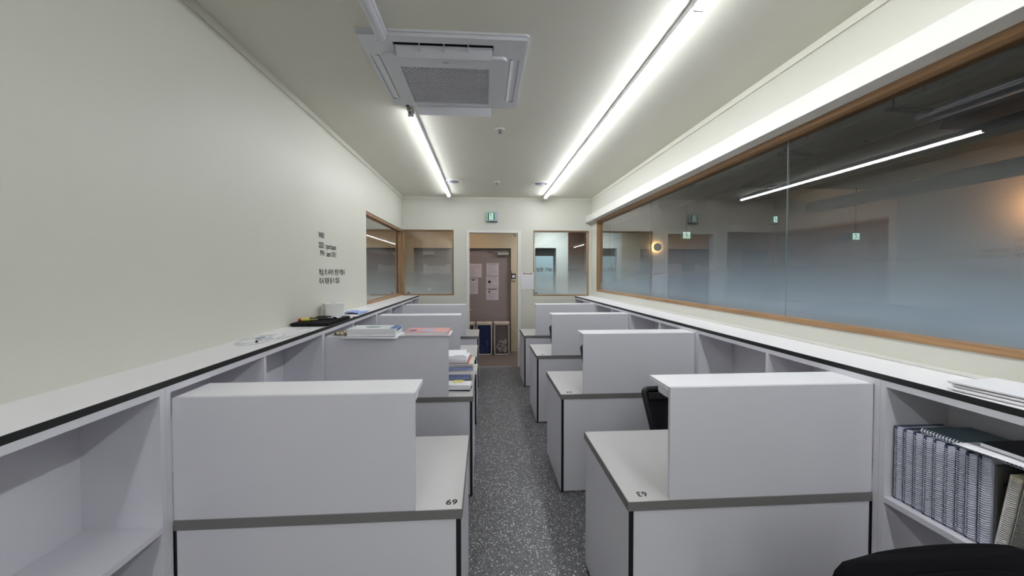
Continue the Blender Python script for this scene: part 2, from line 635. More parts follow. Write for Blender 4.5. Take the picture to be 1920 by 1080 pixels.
# walnut door seen through the window by the notice
d = bpy.data.objects.new('door_5', None)
COL.objects.link(d)
struct(d)
MB().box(1.716, 2.62, YC + 0.02, YC + 0.07, 0, 2.62, bev=0.002).build('door_leaf', WALNUT, d)
MB().box(1.735, 1.835, YC - 0.005, YC + 0.019, 1.705, 1.725, bev=0.004).build('door_handle', STEEL, d)
# dark opening with a pale glass door carrying an opening notice
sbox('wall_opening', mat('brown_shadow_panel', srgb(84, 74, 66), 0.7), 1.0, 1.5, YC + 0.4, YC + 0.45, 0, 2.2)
d = bpy.data.objects.new('door_6', None)
COL.objects.link(d)
struct(d)
PALEBLUE = mat('pale_blue_film_board', srgb(176, 206, 216), 0.4, var=0.03)
MB().box(1.045, 1.413, YC + 0.05, YC + 0.065, 0.01, 1.962, bev=0.002).build('door_leaf', PALEBLUE, d)
text('door_lettering', '상시 입장 가능', 0.085, INK, d, (1.395, YC + 0.049, 1.65), (PI / 2, 0, 0), align='RIGHT', bold=0.003)

# ------------------------------------------------------------------ the dark hall beyond the long window
HX0, HX1, HY1, HZ = XR + 0.11, 9.4, 8.35, 3.5
HALLW = mat('hall_wall_paint', srgb(186, 182, 174), 0.6, var=0.02)
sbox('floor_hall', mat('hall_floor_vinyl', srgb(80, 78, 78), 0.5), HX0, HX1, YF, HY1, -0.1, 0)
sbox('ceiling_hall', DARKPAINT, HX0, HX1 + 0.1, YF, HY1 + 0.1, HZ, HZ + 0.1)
sbox('wall_hall_end', HALLW, 2.62, HX1 + 0.1, HY1, HY1 + 0.1, 0, HZ)
sbox('wall_hall_side', HALLW, HX1, HX1 + 0.1, YF, HY1, 0, HZ)
sbox('wall_hall_front', HALLW, HX0, HX1 + 0.1, YF - 0.1, YF, 0, HZ)
sbox('wall_hall_over', HALLW, XR + 0.111, 2.7, YB + 0.2, YC + 0.1, 2.70, HZ)
DUCT = mat('galvanised_duct', srgb(110, 106, 102), 0.5, metal=0.3)
for k, (x, z, r) in enumerate(((3.9, 3.10, 0.16), (5.6, 3.2, 0.10), (7.2, 3.05, 0.13))):
    o = MB().tube([(x, YF + 0.1, z), (x, HY1 - 0.1, z)], r, 16).build('air_duct', DUCT, smooth=True)
    tag(o, ['thick round duct closest to the long window under the dark hall ceiling',
            'thin round duct in the middle of the dark hall ceiling',
            'round duct farthest from the long window in the dark hall'][k], 'duct')
for k, y in enumerate((0.6, 1.7, 2.8, 3.9)):
    b = MB().tube([(3.1, y, HZ), (3.1, y, 2.86)], 0.006, 6)
    b.tube([(3.35, y, HZ), (3.35, y, 2.86)], 0.006, 6)
    b.box(3.05, 3.40, y - 0.02, y + 0.02, 2.84, 2.862)
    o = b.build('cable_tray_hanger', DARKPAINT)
    tag(o, ['threaded-rod hanger at the camera end of the dark hall', 'second threaded-rod hanger along the dark hall ceiling',
            'third threaded-rod hanger along the dark hall ceiling', 'threaded-rod hanger deepest in the dark hall'][k], 'hanger', 'rod hangers in the hall')
o = MB().box(3.115, 3.335, -0.2, 5.0, 2.8625, 2.90).build('cable_tray', DUCT)
tag(o, 'dark cable tray hung on rods in the unlit hall', 'cable tray')
# backlit wall sconce
t = thing('wall_sconce', 'round dark wall lamp with warm halo seen through the long window', 'wall lamp', (3.74, HY1, 2.175))
for p in ('disc',):
    b = MB().lathe([(0, -0.012), (0.082, -0.012), (0.088, -0.006), (0.088, 0.006), (0.082, 0.012), (0, 0.012)], 32)
    b.build('lamp_shade', mat('bronze_disc', srgb(70, 56, 44), 0.5), t, loc=(0, -0.07, 0), rot=(PI / 2, 0, 0))
MB().lathe([(0.0, -0.055), (0.03, -0.055), (0.03, 0.0), (0, 0.0)], 16).build('lamp_base', DARK, t, loc=(0, 0, 0), rot=(-PI / 2, 0, 0))
MB().lathe([(0.045, -0.01), (0.075, -0.01), (0.075, 0.01), (0.045, 0.01), (0.045, -0.01)], 32).build('light_ring', emit_mat('warm_ring', (1.0, 0.55, 0.2, 1), 12), t, loc=(0, -0.045, 0), rot=(PI / 2, 0, 0))

GREENP = mat('exit_sign_green', srgb(10, 110, 70), 0.5, emis=srgb(10, 120, 78), estr=0.10)
SIGNW = emit_mat('exit_sign_white', (0.72, 1.0, 0.88, 1), 0.30)
SIGNC = mat('sign_case', srgb(176, 190, 200), 0.4)


def running_man(t, s, y, mt):
    """pictogram: a figure running through a doorway, on the sign face (x right, z up)"""
    b = MB()
    b.lathe([(0, -0.0006), (0.075 * s, -0.0006), (0.075 * s, 0.0006), (0, 0.0006)], 12)
    b.build('pictogram_head', mt, t, loc=(-0.10 * s, y, 0.34 * s), rot=(PI / 2, 0, 0))
    b = MB()
    for seg in (((-0.06, 0.24), (0.02, -0.02), 0.055), ((0.02, -0.02), (0.20, -0.20), 0.045), ((0.20, -0.20), (0.30, -0.22), 0.035),
                ((0.02, -0.02), (-0.08, -0.22), 0.045), ((-0.08, -0.22), (-0.16, -0.40), 0.04), ((-0.06, 0.22), (-0.22, 0.10), 0.035),
                ((-0.06, 0.22), (0.12, 0.16), 0.035), ((0.12, 0.16), (0.22, 0.18), 0.03)):
        (x0, z0), (x1, z1), wd = seg
        v = Vector((x1 - x0, z1 - z0))
        L = v.length
        a = math.atan2(v.y, v.x)
        M = Matrix.Translation((x0 * s, y, z0 * s)) @ Matrix.Rotation(-a, 4, 'Y')
        b.box(-0.02 * s, (L + 0.02) * s, -0.0006, 0.0006, -wd * s * 0.55, wd * s * 0.55, M=M)
    b.build('pictogram_body', mt, t)


def exit_sign(label, loc, wd, ht, rz=0.0, cased=True, group=None):
    t = thing('exit_sign', label, 'exit sign', loc, rz, group)
    dp = 0.045
    if cased:
        MB().box(-wd / 2, wd / 2, -dp, 0, -ht / 2, ht / 2, bev=0.006).build('sign_case', SIGNC, t)
        MB().box(-wd * 0.5, wd * 0.5, -dp - 0.003, -0.004, -ht / 2 - 0.012, -ht / 2 - 0.0005, bev=0.002).build('sign_base', mat('sign_dark_base', srgb(70, 70, 84), 0.5), t)
        MB().box(wd * 0.40, wd * 0.44, -dp - 0.002, -dp, -ht * 0.28, -ht * 0.2).build('test_button', BLKPL, t)
    f = 0.72 * min(wd, ht) / 2 if cased else ht / 2
    fx = f if cased else wd / 2
    yy = -dp if cased else 0
    ox = -0.012 if cased else 0
    MB().box(-fx + ox, fx + ox, yy - 0.003, yy, -f, f).build('sign_face', GREENP, t)
    MB().box(-fx * 0.62 + ox, fx * 0.62 + ox, yy - 0.0045, yy - 0.003, -f * 0.92, f * 0.96).build('sign_doorway', SIGNW, t)
    running_man(t, f * 2.0, yy - 0.0054, mat('pictogram_green', srgb(8, 92, 62), 0.6))
    for ch in t.children:
        if ch.name.startswith('pictogram'):
            ch.location.x += ox
    return t


exit_sign('green and white running-man exit sign above the doorway', (0.122, YB, 2.565), 0.185, 0.158)
exit_sign('small square exit sign on the hall end wall, seen through the long window', (6.45, HY1, 2.80), 0.19, 0.19)
for k, x in enumerate((4.32, 8.2)):
    t = exit_sign(['green exit sign hung in the hall by the round wall lamp', 'green exit sign hung in the hall far from the round wall lamp'][k], (x, HY1 - 0.2, 2.42), 0.26, 0.15, cased=False)
    MB().box(-0.125, 0.125, 0.0005, 0.03, -0.07, 0.07).build('sign_case', SIGNC, t)
    MB().tube([(0, 0.015, 0.071), (0, 0.015, HZ - 2.42)], 0.006, 6).build('hanging_rod', DARKPAINT, t)

# ------------------------------------------------------------------ ceiling: lamps, cassette, sprinklers, diffusers
HOUSING = mat('lamp_housing', srgb(206, 206, 212), 0.4)


def led_bar(label, x, y0, y1, lit=True, z=ZC, wd=0.046, led=None):
    t = thing('linear_ceiling_lamp', label, 'ceiling lamp', (x, y0, z))
    L = y1 - y0
    MB().box(-wd * 0.52, wd * 0.60, 0, L, -0.036, 0, bev=0.002).build('lamp_housing', HOUSING, t)
    b = MB()
    pr = [(-wd / 2, -0.0362)] + [(wd / 2 * math.cos(a), -0.043 - 0.017 * math.sin(a)) for a in [PI - PI * i / 8 for i in range(9)]] + [(wd / 2, -0.0362)]
    M = Matrix(((1, 0, 0, 0), (0, 0, 1, 0), (0, 1, 0, 0), (0, 0, 0, 1)))
    b.prism(pr, L - 0.0104, M=M, z0=0.0052)
    b.build('diffuser', (led or LED) if lit else HOUSING, t)
    for y in (0.0, L - 0.005):
        MB().box(-wd / 2, wd / 2, y, y + 0.005, -0.060, -0.0362, bev=0.002).build('end_cap', HOUSING, t)
    return t


led_bar('long lit LED strip over the window-side desks running to the end wall', 1.0, 1.80, 6.43)
led_bar('lit LED strip over the window-side desks, on the camera side of the joint', 1.0, -2.0, 1.798)
led_bar('lit LED strip over the room behind the camera, window side', 1.0, YF + 0.3, -2.002)
led_bar('lit LED strip over the room behind the camera, plain-wall side', -0.545, YF + 0.3, -0.9, led=LED_STRONG)
t = led_bar('lit LED strip between the ceiling cassette and the end wall', -0.575, 3.15, 6.40, led=LED_SOFT)
MB().box(-0.02, 0.028, -0.15, -0.001, -0.022, 0, bev=0.002).build('mounting_rail', STEEL, t)
MB().box(-0.016, 0.016, -0.085, -0.03, -0.042, -0.0225, bev=0.003).build('connector', STEEL, t)
MB().box(-0.006, 0.006, -0.06, -0.02, -0.046, -0.0425).build('latch', BLKPL, t)
MB().box(-0.012, 0.012, -0.15, -0.125, -0.034, -0.0225).build('clip', BLKPL, t)
led_bar('unlit pale lamp strip ending across the ceiling cassette', -0.545, -0.89, 2.145, lit=False, z=ZC + 0.0, wd=0.05)

AX0, AX1, AY0, AY1 = -0.686, 0.245, 2.125, 3.03
t = thing('ceiling_air_conditioner', 'white four-way cassette air conditioner recessed in the ceiling', 'air conditioner', (0, 0, ZC))
ZP = -0.030
CX0, CX1, CY0, CY1 = -0.588, 0.132, 2.298, 2.955


# outer panel as border strips round four outlet slots
b = MB()
slots = {'near': (-0.50, 0.05, 2.195, 2.275), 'far': (-0.50, 0.05, 2.965, 3.0), 'left': (-0.655, -0.605, 2.33, 2.90), 'right': (0.150, 0.205, 2.33, 2.90)}
b.prism(rrect(AX0, AX1, AY0, AY1, 0.025), 0.012, z0=ZP + 0.018)
xs = [AX0 + 0.012, -0.655, -0.605, -0.50, 0.05, 0.150, 0.205, AX1 - 0.012]
ys = [AY0 + 0.012, 2.195, 2.275, 2.33, 2.90, 2.965, 3.0, AY1 - 0.012]
for i in range(7):
    for j in range(7):
        cx, cy = (xs[i] + xs[i + 1]) / 2, (ys[j] + ys[j + 1]) / 2
        if any(s[0] < cx < s[1] and s[2] < cy < s[3] for s in slots.values()):
            continue
        b.box(xs[i], xs[i + 1], ys[j], ys[j + 1], ZP, ZP + 0.018)
b.build('panel_frame', ACW, t)
for k, s in slots.items():
    MB().box(*s, ZP + 0.0165, ZP + 0.0178).build('air_outlet', DARK, t)
RXm = Matrix.Rotation
b = MB()
b.box(-0.27, 0.27, -0.035, 0.035, -0.003, 0.003, bev=0.001, M=Matrix.Translation((-0.225, 2.262, ZP - 0.010)) @ RXm(math.radians(-32), 4, 'X'))
b.build('louvre', ACW, t)
b = MB()
for x in (-0.36, -0.225, -0.09):
    b.box(x - 0.003, x + 0.003, 2.215, 2.262, ZP - 0.012, ZP + 0.016)
b.box(-0.495, 0.045, 2.225, 2.233, ZP - 0.002, ZP + 0.004)
b.build('louvre_bracket', ACW, t)
b = MB()
b.box(-0.275, 0.275, -0.04, 0.04, -0.003, 0.003, bev=0.001, M=Matrix.Translation((-0.225, 2.985, ZP - 0.035)) @ RXm(math.radians(-60), 4, 'X'))
b.build('louvre', ACW, t)
for x, sgn in ((-0.632, 1), (0.178, -1)):
    b = MB()
    b.box(-0.026, 0.026, -0.28, 0.28, -0.002, 0.002, bev=0.001, M=Matrix.Translation((x, 2.615, ZP + 0.004)) @ RXm(sgn * math.radians(14), 4, 'Y'))
    b.build('louvre', ACW, t)
# centre panel with a lattice grille
GX0, GX1, GY0, GY1 = -0.502, 0.028, 2.415, 2.905
b = MB()
zc0, zc1 = ZP - 0.018, ZP - 0.0005
R3 = 0.03


def arc(cx, cy, a0):
    return [(cx + R3 * math.cos(a0 + PI / 2 * i / 6), cy + R3 * math.sin(a0 + PI / 2 * i / 6)) for i in range(7)]


b.prism(arc(CX0 + R3, CY0 + R3, PI) + arc(CX1 - R3, CY0 + R3, 1.5 * PI) + [(CX1, GY0), (CX0, GY0)], zc1 - zc0, z0=zc0)
b.prism(arc(CX1 - R3, CY1 - R3, 0) + arc(CX0 + R3, CY1 - R3, PI / 2) + [(CX0, GY1), (CX1, GY1)], zc1 - zc0, z0=zc0)
b.box(CX0, GX0, GY0, GY1, zc0, zc1)
b.box(GX1, CX1, GY0, GY1, zc0, zc1)
b.build('intake_panel', ACW, t)
MB().box(GX0, GX1, GY0, GY1, ZP - 0.003, ZP - 0.0008).build('filter', mat('filter_dark', srgb(26, 26, 30), 0.8), t)
b = MB()


def clip_bar(b, p, q, w, z0, z1):
    # clip segment to the grille rectangle
    (x0, y0), (x1, y1) = p, q
    t0, t1 = 0.0, 1.0
    dx, dy = x1 - x0, y1 - y0
    for pp, qq in ((-dx, x0 - GX0), (dx, GX1 - x0), (-dy, y0 - GY0), (dy, GY1 - y0)):
        if abs(pp) < 1e-9:
            if qq < 0:
                return
            continue
        r = qq / pp
        if pp < 0:
            t0 = max(t0, r)
        else:
            t1 = min(t1, r)
    if t1 - t0 < 0.01:
        return
    ax, ay, bx_, by_ = x0 + dx * t0, y0 + dy * t0, x0 + dx * t1, y0 + dy * t1
    L = math.hypot(bx_ - ax, by_ - ay)
    M = Matrix.Translation((ax, ay, 0)) @ Matrix.Rotation(math.atan2(dy, dx), 4, 'Z')
    b.box(0, L, -w / 2, w / 2, z0, z1, M=M)


st = 0.0400
n = 40
for k in range(-n, n):
    c = GX0 + k * st
    clip_bar(b, (c, GY0), (c + 0.49, GY0 + 0.49), 0.0044, ZP - 0.014, ZP - 0.004)
    clip_bar(b, (c, GY0), (c - 0.49, GY0 + 0.49), 0.0044, ZP - 0.014, ZP - 0.004)
y = GY0 + st / 2
while y < GY1:
    b.box(GX0, GX1, y - 0.002, y + 0.002, ZP - 0.012, ZP - 0.004)
    y += st / 2
b.build('grille', ACW, t)
MB().box(-0.245, -0.21, 2.352, 2.358, zc0 - 0.0008, zc0).build('maker_mark', GREYPL, t)

for k, (x, y) in enumerate(((0.137, 3.53), (0.167, 5.56))):
    t = thing('fire_sprinkler', ['white ceiling sprinkler just past the ceiling cassette', 'small white ceiling sprinkler between the two round vents'][k], 'sprinkler', (x, y, ZC))
    MB().lathe([(0, 0), (0.045, 0), (0.042, -0.006), (0.024, -0.012), (0.02, -0.006), (0, -0.006)], 24).build('escutcheon', TRIM, t, smooth=True)
    b = MB().lathe([(0, -0.0065), (0.011, -0.0065), (0.010, -0.022), (0.006, -0.030), (0.016, -0.032), (0.016, -0.035), (0, -0.035)], 16)
    b.build('sprinkler_head', GREYPL, t)
for k, (x, y) in enumerate(((-0.443, 5.535), (0.791, 5.58))):
    t = thing('round_ceiling_vent', ['round ceiling vent beside the shorter lamp strip', 'round ceiling vent beside the longer lamp strip'][k], 'ceiling vent', (x, y, ZC))
    MB().lathe([(0.12, 0), (0.123, -0.006), (0.112, -0.016), (0.088, -0.014), (0.083, 0), (0.12, 0)], 32).build('vent_ring', TRIM, t, smooth=True)
    MB().lathe([(0, -0.020), (0.066, -0.020), (0.073, -0.012), (0.066, -0.004), (0.03, 0), (0, 0)], 32).build('vent_cone', mat('vent_grey', srgb(150, 150, 168), 0.4), t, smooth=True)

# ------------------------------------------------------------------ ledges
for side in (0, 1):
    nm = ['plain wall', 'long window'][side]
    t = thing('ledge_worktop', ['long white worktop with black front edge along the plain wall', 'long white worktop with black front edge under the long window'][side], 'worktop',
              ((XL, 0.092, LZ) if side == 0 else (XR - 0.0125, 0.092, RZ)))
    xw = (0.0005, LX - XL) if side == 0 else (RX - XR + 0.0125, -0.0005)
    L = YB - 0.0125 - 0.092
    e = 0.004
    if side == 0:
        MB().box(xw[0], xw[1] - e, 0, L, -0.022, 0, bev=0.0008).build('worktop_board', TOPW, t)
        MB().box(xw[1] - e, xw[1], 0, L, -0.022, -0.0004).build('edge_band', BLACK, t)
    else:
        MB().box(xw[0] + e, xw[1], 0, L, -0.022, 0, bev=0.0008).build('worktop_board', TOPW, t)
        MB().box(xw[0], xw[0] + e, 0, L, -0.022, -0.0004).build('edge_band', BLACK, t)

# ------------------------------------------------------------------ shelf cabinets under the ledges
bounds = [0.092] + [y - 0.022 for y in ROWS] + [YB - 0.0125]
ordinal = ['first', 'second', 'third', 'fourth', 'fifth']
for side in (0, 1):
    for i in range(5):
        y0, y1 = bounds[i] + 0.0005, bounds[i + 1] - 0.0005
        x0, x1 = (XL + 0.001, LX - 0.0005) if side == 0 else (RX + 0.0005, XR - 0.0135)
        zt = (LZ if side == 0 else RZ) - 0.0225
        L = y1 - y0
        W = x1 - x0
        lab = [['open white shelf cabinet under the plain-wall worktop, on the camera side of the first desk',
                'open white shelf cabinet under the plain-wall worktop, between first and second desk',
                'open white shelf cabinet under the plain-wall worktop, between second and third desk',
                'open white shelf cabinet under the plain-wall worktop, between third and fourth desk',
                'open white shelf cabinet ending the plain-wall worktop at the end wall'],
               ['open white shelf cabinet under the long window, holding spiral notebooks',
                'open white shelf cabinet under the long window, between first and second desk',
                'open white shelf cabinet under the long window, between second and third desk',
                'open white shelf cabinet under the long window, between third and fourth desk',
                'open white shelf cabinet under the long window, touching the end wall']][side][i]
        t = thing('shelf_cabinet', lab, 'cabinet', (x0, y0, 0), 0, 'open shelf cabinets under the worktops')
        pt = 0.022
        MB().box(0, W, 0, pt, 0, zt, bev=0.0008).build('side_panel', WHITE, t)
        MB().box(0, W, L - pt, L, 0, zt, bev=0.0008).build('side_panel', WHITE, t)
        MB().box(0, W, pt, L - pt, zt - 0.024, zt, bev=0.0008).build('top_panel', WHITE, t)
        MB().box(0, W, pt, L - pt, 0.06, 0.08, bev=0.0008).build('bottom_panel', WHITE, t)
        xb = (0.0, 0.01) if side == 0 else (W - 0.01, W)
        MB().box(*xb, pt, L - pt, 0.08, zt - 0.024).build('back_panel', WHITE, t)
        xi = (0.01, W) if side == 0 else (0, W - 0.01)
        yd = 0.61
        MB().box(*xi, yd, yd + 0.02, 0.08, zt - 0.024, bev=0.0008).build('divider', WHITE, t)
        MB().box(*xi, pt, yd, 0.715, 0.737, bev=0.0008).build('shelf', WHITE, t)
        MB().box(*xi, yd + 0.02, L - pt, 0.715, 0.737, bev=0.0008).build('shelf', WHITE, t)
        xp = (0.02, W - 0.03) if side == 0 else (0.03, W - 0.02)
        MB().box(*xp, pt, L - pt, 0, 0.06).build('plinth', BLACK, t)

# ------------------------------------------------------------------ desks
desk_labels = [
    ['white study desk numbered 69, closest to the camera by the plain wall',
     'second white study desk along the plain wall, books on its raised shelf',
     'third white study desk along the plain wall',
     'fourth white study desk along the plain wall, beside the end wall'],
    ['white study desk numbered 63, closest to the camera on the window side',
     'second white study desk on the window side, numbered 64',
     'third white study desk on the window side',
     'fourth white study desk on the window side, beside the end wall']]
numbers = [['69', None, '71', '72'], ['63', '64', '65', '66']]
for side in (0, 1):
    for i, y in enumerate(ROWS):
        # local x runs from the shelf cabinet (0) to the aisle (1.0)
        sgn = 1 if side == 0 else -1
        ox = LX + 0.001 if side == 0 else RX - 0.001
        L = 1.019 if side == 0 else 1.003
        PLN = 0.846 if side == 0 else 0.838
        t = thing('study_desk', desk_labels[side][i], 'desk', (ox, y, 0), 0, 'study desks in two rows')

        def bx(x0, x1, y0, y1, z0, z1, bev=0.0008):
            a, c = sorted((sgn * x0, sgn * x1))
            return MB().box(a, c, y0, y1, z0, z1, bev=bev)
        o = bx(0, L - 0.003, 0.003, DD - 0.003, DZ - 0.036, DZ).build('desktop', DESK, t)
        e = bx(0, L, 0, 0.003, DZ - 0.036, DZ - 0.0005, 0)
        a, c = sorted((sgn * (L - 0.003), sgn * L))
        e.box(a, c, 0.003, DD, DZ - 0.036, DZ - 0.0005)
        a, c = sorted((0, sgn * L))
        e.box(a, c, DD - 0.003, DD, DZ - 0.036, DZ - 0.0005)
        e.build('edge_band', EDGE, t)
        # leg panels with black front edges
        for (x0, x1) in ((0.0, 0.018), (L - 0.023, L - 0.005)):
            p = bx(x0, x1, 0.0205 if x0 == 0.0 else 0.007, DD - 0.02, 0.012, DZ - 0.0365).build('side_panel', WHITE, t)
            e = bx(x0, x1 if x0 else 0.007, 0.004, 0.007 if x0 else 0.0204, 0.012, DZ - 0.0365, 0)
            e.build('edge_band', BLACK, p)
            f = MB()
            xm = sgn * (x0 + x1) / 2
            for yy in (0.05, DD - 0.08):
                f.lathe([(0, 0), (0.014, 0), (0.012, 0.012), (0, 0.012)], 12, c=(xm, yy, 0))
            f.build('foot', BLKPL, p)
        bx(0.0075, L - 0.0235, 0.004, 0.020, 0.02, DZ - 0.0365).build('front_panel', WHITE, t)
        # partition with a raised shelf board and a lamp under it
        bx(0, PLN, 0.0035, 0.0205, DZ + 0.0005, 1.168).build('partition', WHITE, t)
        bx(0, PLN, 0.0207, 0.195, 1.150, 1.1683).build('top_shelf', TOPW, t)
        bx(PLN - 0.62, PLN - 0.006, 0.05, 0.135, 1.112, 1.1497, 0.012).build('task_lamp', mat('task_lamp_cover', srgb(226, 226, 228), 0.4), t)
        if numbers[side][i]:
            nx = -0.128 if side == 0 else 0.622
            text('desk_number', numbers[side][i], 0.046, INK, t, (nx - ox, 0.066 if side else 0.064, DZ + 0.0003), (0, 0, PI), align='CENTER', sx=1.0 if side == 0 else 0.95, bold=0.0006)
# scratch marks of tape on the far desks are left to the laminate


# ------------------------------------------------------------------ chairs
def office_chair(label, loc, rz, zt=0.90, wd=0.46, solid_back=False, lean=0.10, group='black office chairs'):
    """local -y is where the sitter looks; the back stands at +y"""
    t = thing('office_chair', label, 'chair', loc, rz, group)
    # five-star base with castors
    b = MB()
    for k in range(5):
        a = 2 * PI * k / 5 + 0.3
        b.tube([(0.02 * math.cos(a), 0.02 * math.sin(a), 0.10), (0.15 * math.cos(a), 0.15 * math.sin(a), 0.085), (0.27 * math.cos(a), 0.27 * math.sin(a), 0.066)], 0.02, 8, rs=[0.026, 0.022, 0.016])
    base = b.build('base', BLKPL, t, smooth=True)
    for k in range(5):
        a = 2 * PI * k / 5 + 0.3
        c = MB().lathe([(0, -0.02), (0.022, -0.02), (0.026, -0.012), (0.026, 0.012), (0.022, 0.02), (0, 0.02)], 16)
        c.build('castor', BLKPL, base, loc=(0.27 * math.cos(a), 0.27 * math.sin(a), 0.027), rot=(PI / 2, 0, a + 0.8))
    MB().lathe([(0, 0.08), (0.034, 0.08), (0.034, 0.24), (0.02, 0.245), (0.02, 0.40), (0, 0.40)], 16).build('gas_column', BLKPL, t)
    MB().box(-0.1, 0.1, -0.12, 0.12, 0.40, 0.43, bev=0.01).build('tilt_mechanism', BLKPL, t)
    # seat
    b = MB()
    b.prism(rrect(-wd / 2, wd / 2, -0.25, 0.22, 0.09, 8), 0.06, z0=0.431)
    s = b.build('seat', FABRIC, t)
    md = s.modifiers.new('round', 'BEVEL')
    md.width = 0.022
    md.segments = 3
    # back
    h0 = 0.56
    def bp(u, z):
        x = u
        f = (z - h0) / (zt - h0)
        return (x, 0.20 + lean * f + 0.035 * (1 - (2 * u / wd) ** 2) - 0.0, z)
    wtop, wbot = wd, wd * 0.80
    def width(z):
        f = (z - h0) / (zt - h0)
        return wbot + (wtop - wbot) * f
    if solid_back:
        n1, n2 = 24, 16
        b = MB()
        def fn(side_):
            def g(u, v):
                z = h0 + (zt - h0) * v
                r = 0.10
                # rounded top corners
                k = 1.0
                ww = width(z) / 2
                over = max(0.0, z - (zt - r))
                ww_ = ww - (r - math.sqrt(max(0, r * r - over * over)))
                x = (2 * u - 1) * ww_
                p = bp(x, z - 0.02 * (2 * u - 1) ** 2 * v)
                th = 0.045 * math.sin(PI * min(1, max(0, u))) ** 0.4 * (1 - 0.6 * v ** 6)
                return (p[0], p[1] + side_ * th / 2, p[2])
            return g
        b.grid(n1, n2, fn(1))
        b.grid(n1, n2, fn(-1))
        bmesh.ops.remove_doubles(b.bm, verts=b.bm.verts, dist=0.0005)
        # close the rim
        be = [e for e in b.bm.edges if e.is_boundary]
        if be:
            try:
                bmesh.ops.bridge_loops(b.bm, edges=be)
            except Exception:
                bmesh.ops.holes_fill(b.bm, edges=be)
        bk = b.build('backrest', FABRIC, t, smooth=True)
        # stitched seam loop on the cover
        pts = []
        for i in range(41):
            a = PI * i / 40
            u = math.cos(a) * (width(zt) / 2 - 0.055)
            z = h0 + 0.12 + (zt - h0 - 0.165) * math.sin(a) ** 0.35
            p = bp(u, z)
            pts.append((p[0], p[1] + 0.022, p[2]))
        MB().tube(pts, 0.0025, 6).build('seam', FABRIC, bk)
        pts2 = [(p[0], p[1] - 0.05, p[2]) for p in pts]
    else:
        r = 0.045
        out = []
        for (x, z) in rrect(-0.5, 0.5, 0, 1, 0.07, 5):
            zz = h0 + (zt - h0) * z
            out.append((x * width(zz), zz))
        b = MB()
        b.tube([bp(x, z) for x, z in out], 0.019, 8, closed=True)
        fr = b.build('back_frame', BLKPL, t, smooth=True)
        b = MB()
        def g(u, v):
            z = h0 + 0.01 + (zt - h0 - 0.02) * v
            ww = width(z) * 0.96
            cut = 0.0
            q = abs(2 * u - 1)
            x = (u - 0.5) * ww
            return bp(x, z)
        b.grid(12, 12, g)
        b.build('back_mesh', MESHF, t, smooth=True, solid=0.006)
        b = MB()
        b.box(-wd / 2 + 0.02, wd / 2 - 0.02, 0.0, 0.012, zt - 0.055, zt - 0.012, bev=0.004, M=Matrix.Translation((0, 0.20 + lean * 0.9 - 0.02, 0)))
        b.build('back_rail', BLKPL, t)
    b = MB()
    b.tube([(0, 0.10, 0.415), (0, 0.22, 0.42), (0, 0.275, 0.47), (0, 0.275, h0 + 0.02), (0, 0.27, h0 + 0.12)], 0.02, 10)
    b.build('back_support', BLKPL, t, smooth=True)
    return t


office_chair('black mesh office chair between the first and second window-side desks', (1.243, 2.10, 0), math.radians(4), zt=0.877)
office_chair('black office chair behind the second window-side desk, mostly hidden', (1.148, 3.44, 0), 0, zt=0.90, wd=0.42)
office_chair('black office chair behind the third window-side desk, mostly hidden', (1.068, 4.79, 0), 0, zt=0.91, wd=0.42)
office_chair('black upholstered chair next to the notebook shelf, only its top in view', (1.115, 1.085, 0), PI, zt=0.955, wd=0.58, solid_back=True, lean=0.0)

# ------------------------------------------------------------------ spiral notebooks on the shelf
NCOV = [mat('notebook_cover_pale', srgb(196, 200, 216), 0.35, var=0.05), mat('notebook_cover_blue', srgb(58, 72, 100), 0.4), mat('notebook_cover_white', srgb(214, 216, 226), 0.4)]
NPAGE = mat('notebook_pages', srgb(206, 208, 222), 0.7, var=0.1, scale=150)
NPAGE2 = mat('notebook_cream_pages', srgb(206, 198, 176), 0.7, var=0.1, scale=150)
WIRE = mat('notebook_wire', srgb(222, 224, 234), 0.35, metal=0.2)
DKWIRE = mat('notebook_dark_wire', srgb(50, 56, 74), 0.45)


def notebook(label, loc, rot, th, ht=0.285, dp=0.205, cover=None, page=NPAGE, wire=WIRE, group='spiral notebooks on the shelf', turns=36):
    """spine along local z at x=0, pages towards +x, thickness along y"""
    t = thing('spiral_notebook', label, 'notebook', loc, 0, group)
    t.rotation_euler = rot
    cover = cover or NCOV[0]
    MB().box(0.012, dp, 0.001, 0.0022, 0, ht).build('cover', cover, t)
    MB().box(0.004, dp, th - 0.0062, th - 0.001, 0, ht).build('cover', cover if page is NPAGE2 else NCOV[1], t)  # navy back board: dark, shaded gap between notebooks put into its colour
    MB().box(0.010, dp - 0.004, 0.0024, th - 0.0064, 0.002, ht - 0.003).build('page_block', page, t)
    b = MB()
    rr = th / 2
    for k in range(turns):
        z = 0.012 + (ht - 0.024) * k / (turns - 1)
        pts = [(0.013 - 0.016 * math.cos(a), rr + (rr - 0.0015) * math.sin(a), z + 0.0012 * a / PI) for a in [-1.9 + 3.8 * j / 8 for j in range(9)]]
        b.tube(pts, 0.0013, 5)
    b.build('wire_coil', wire, t, smooth=True)
    return t


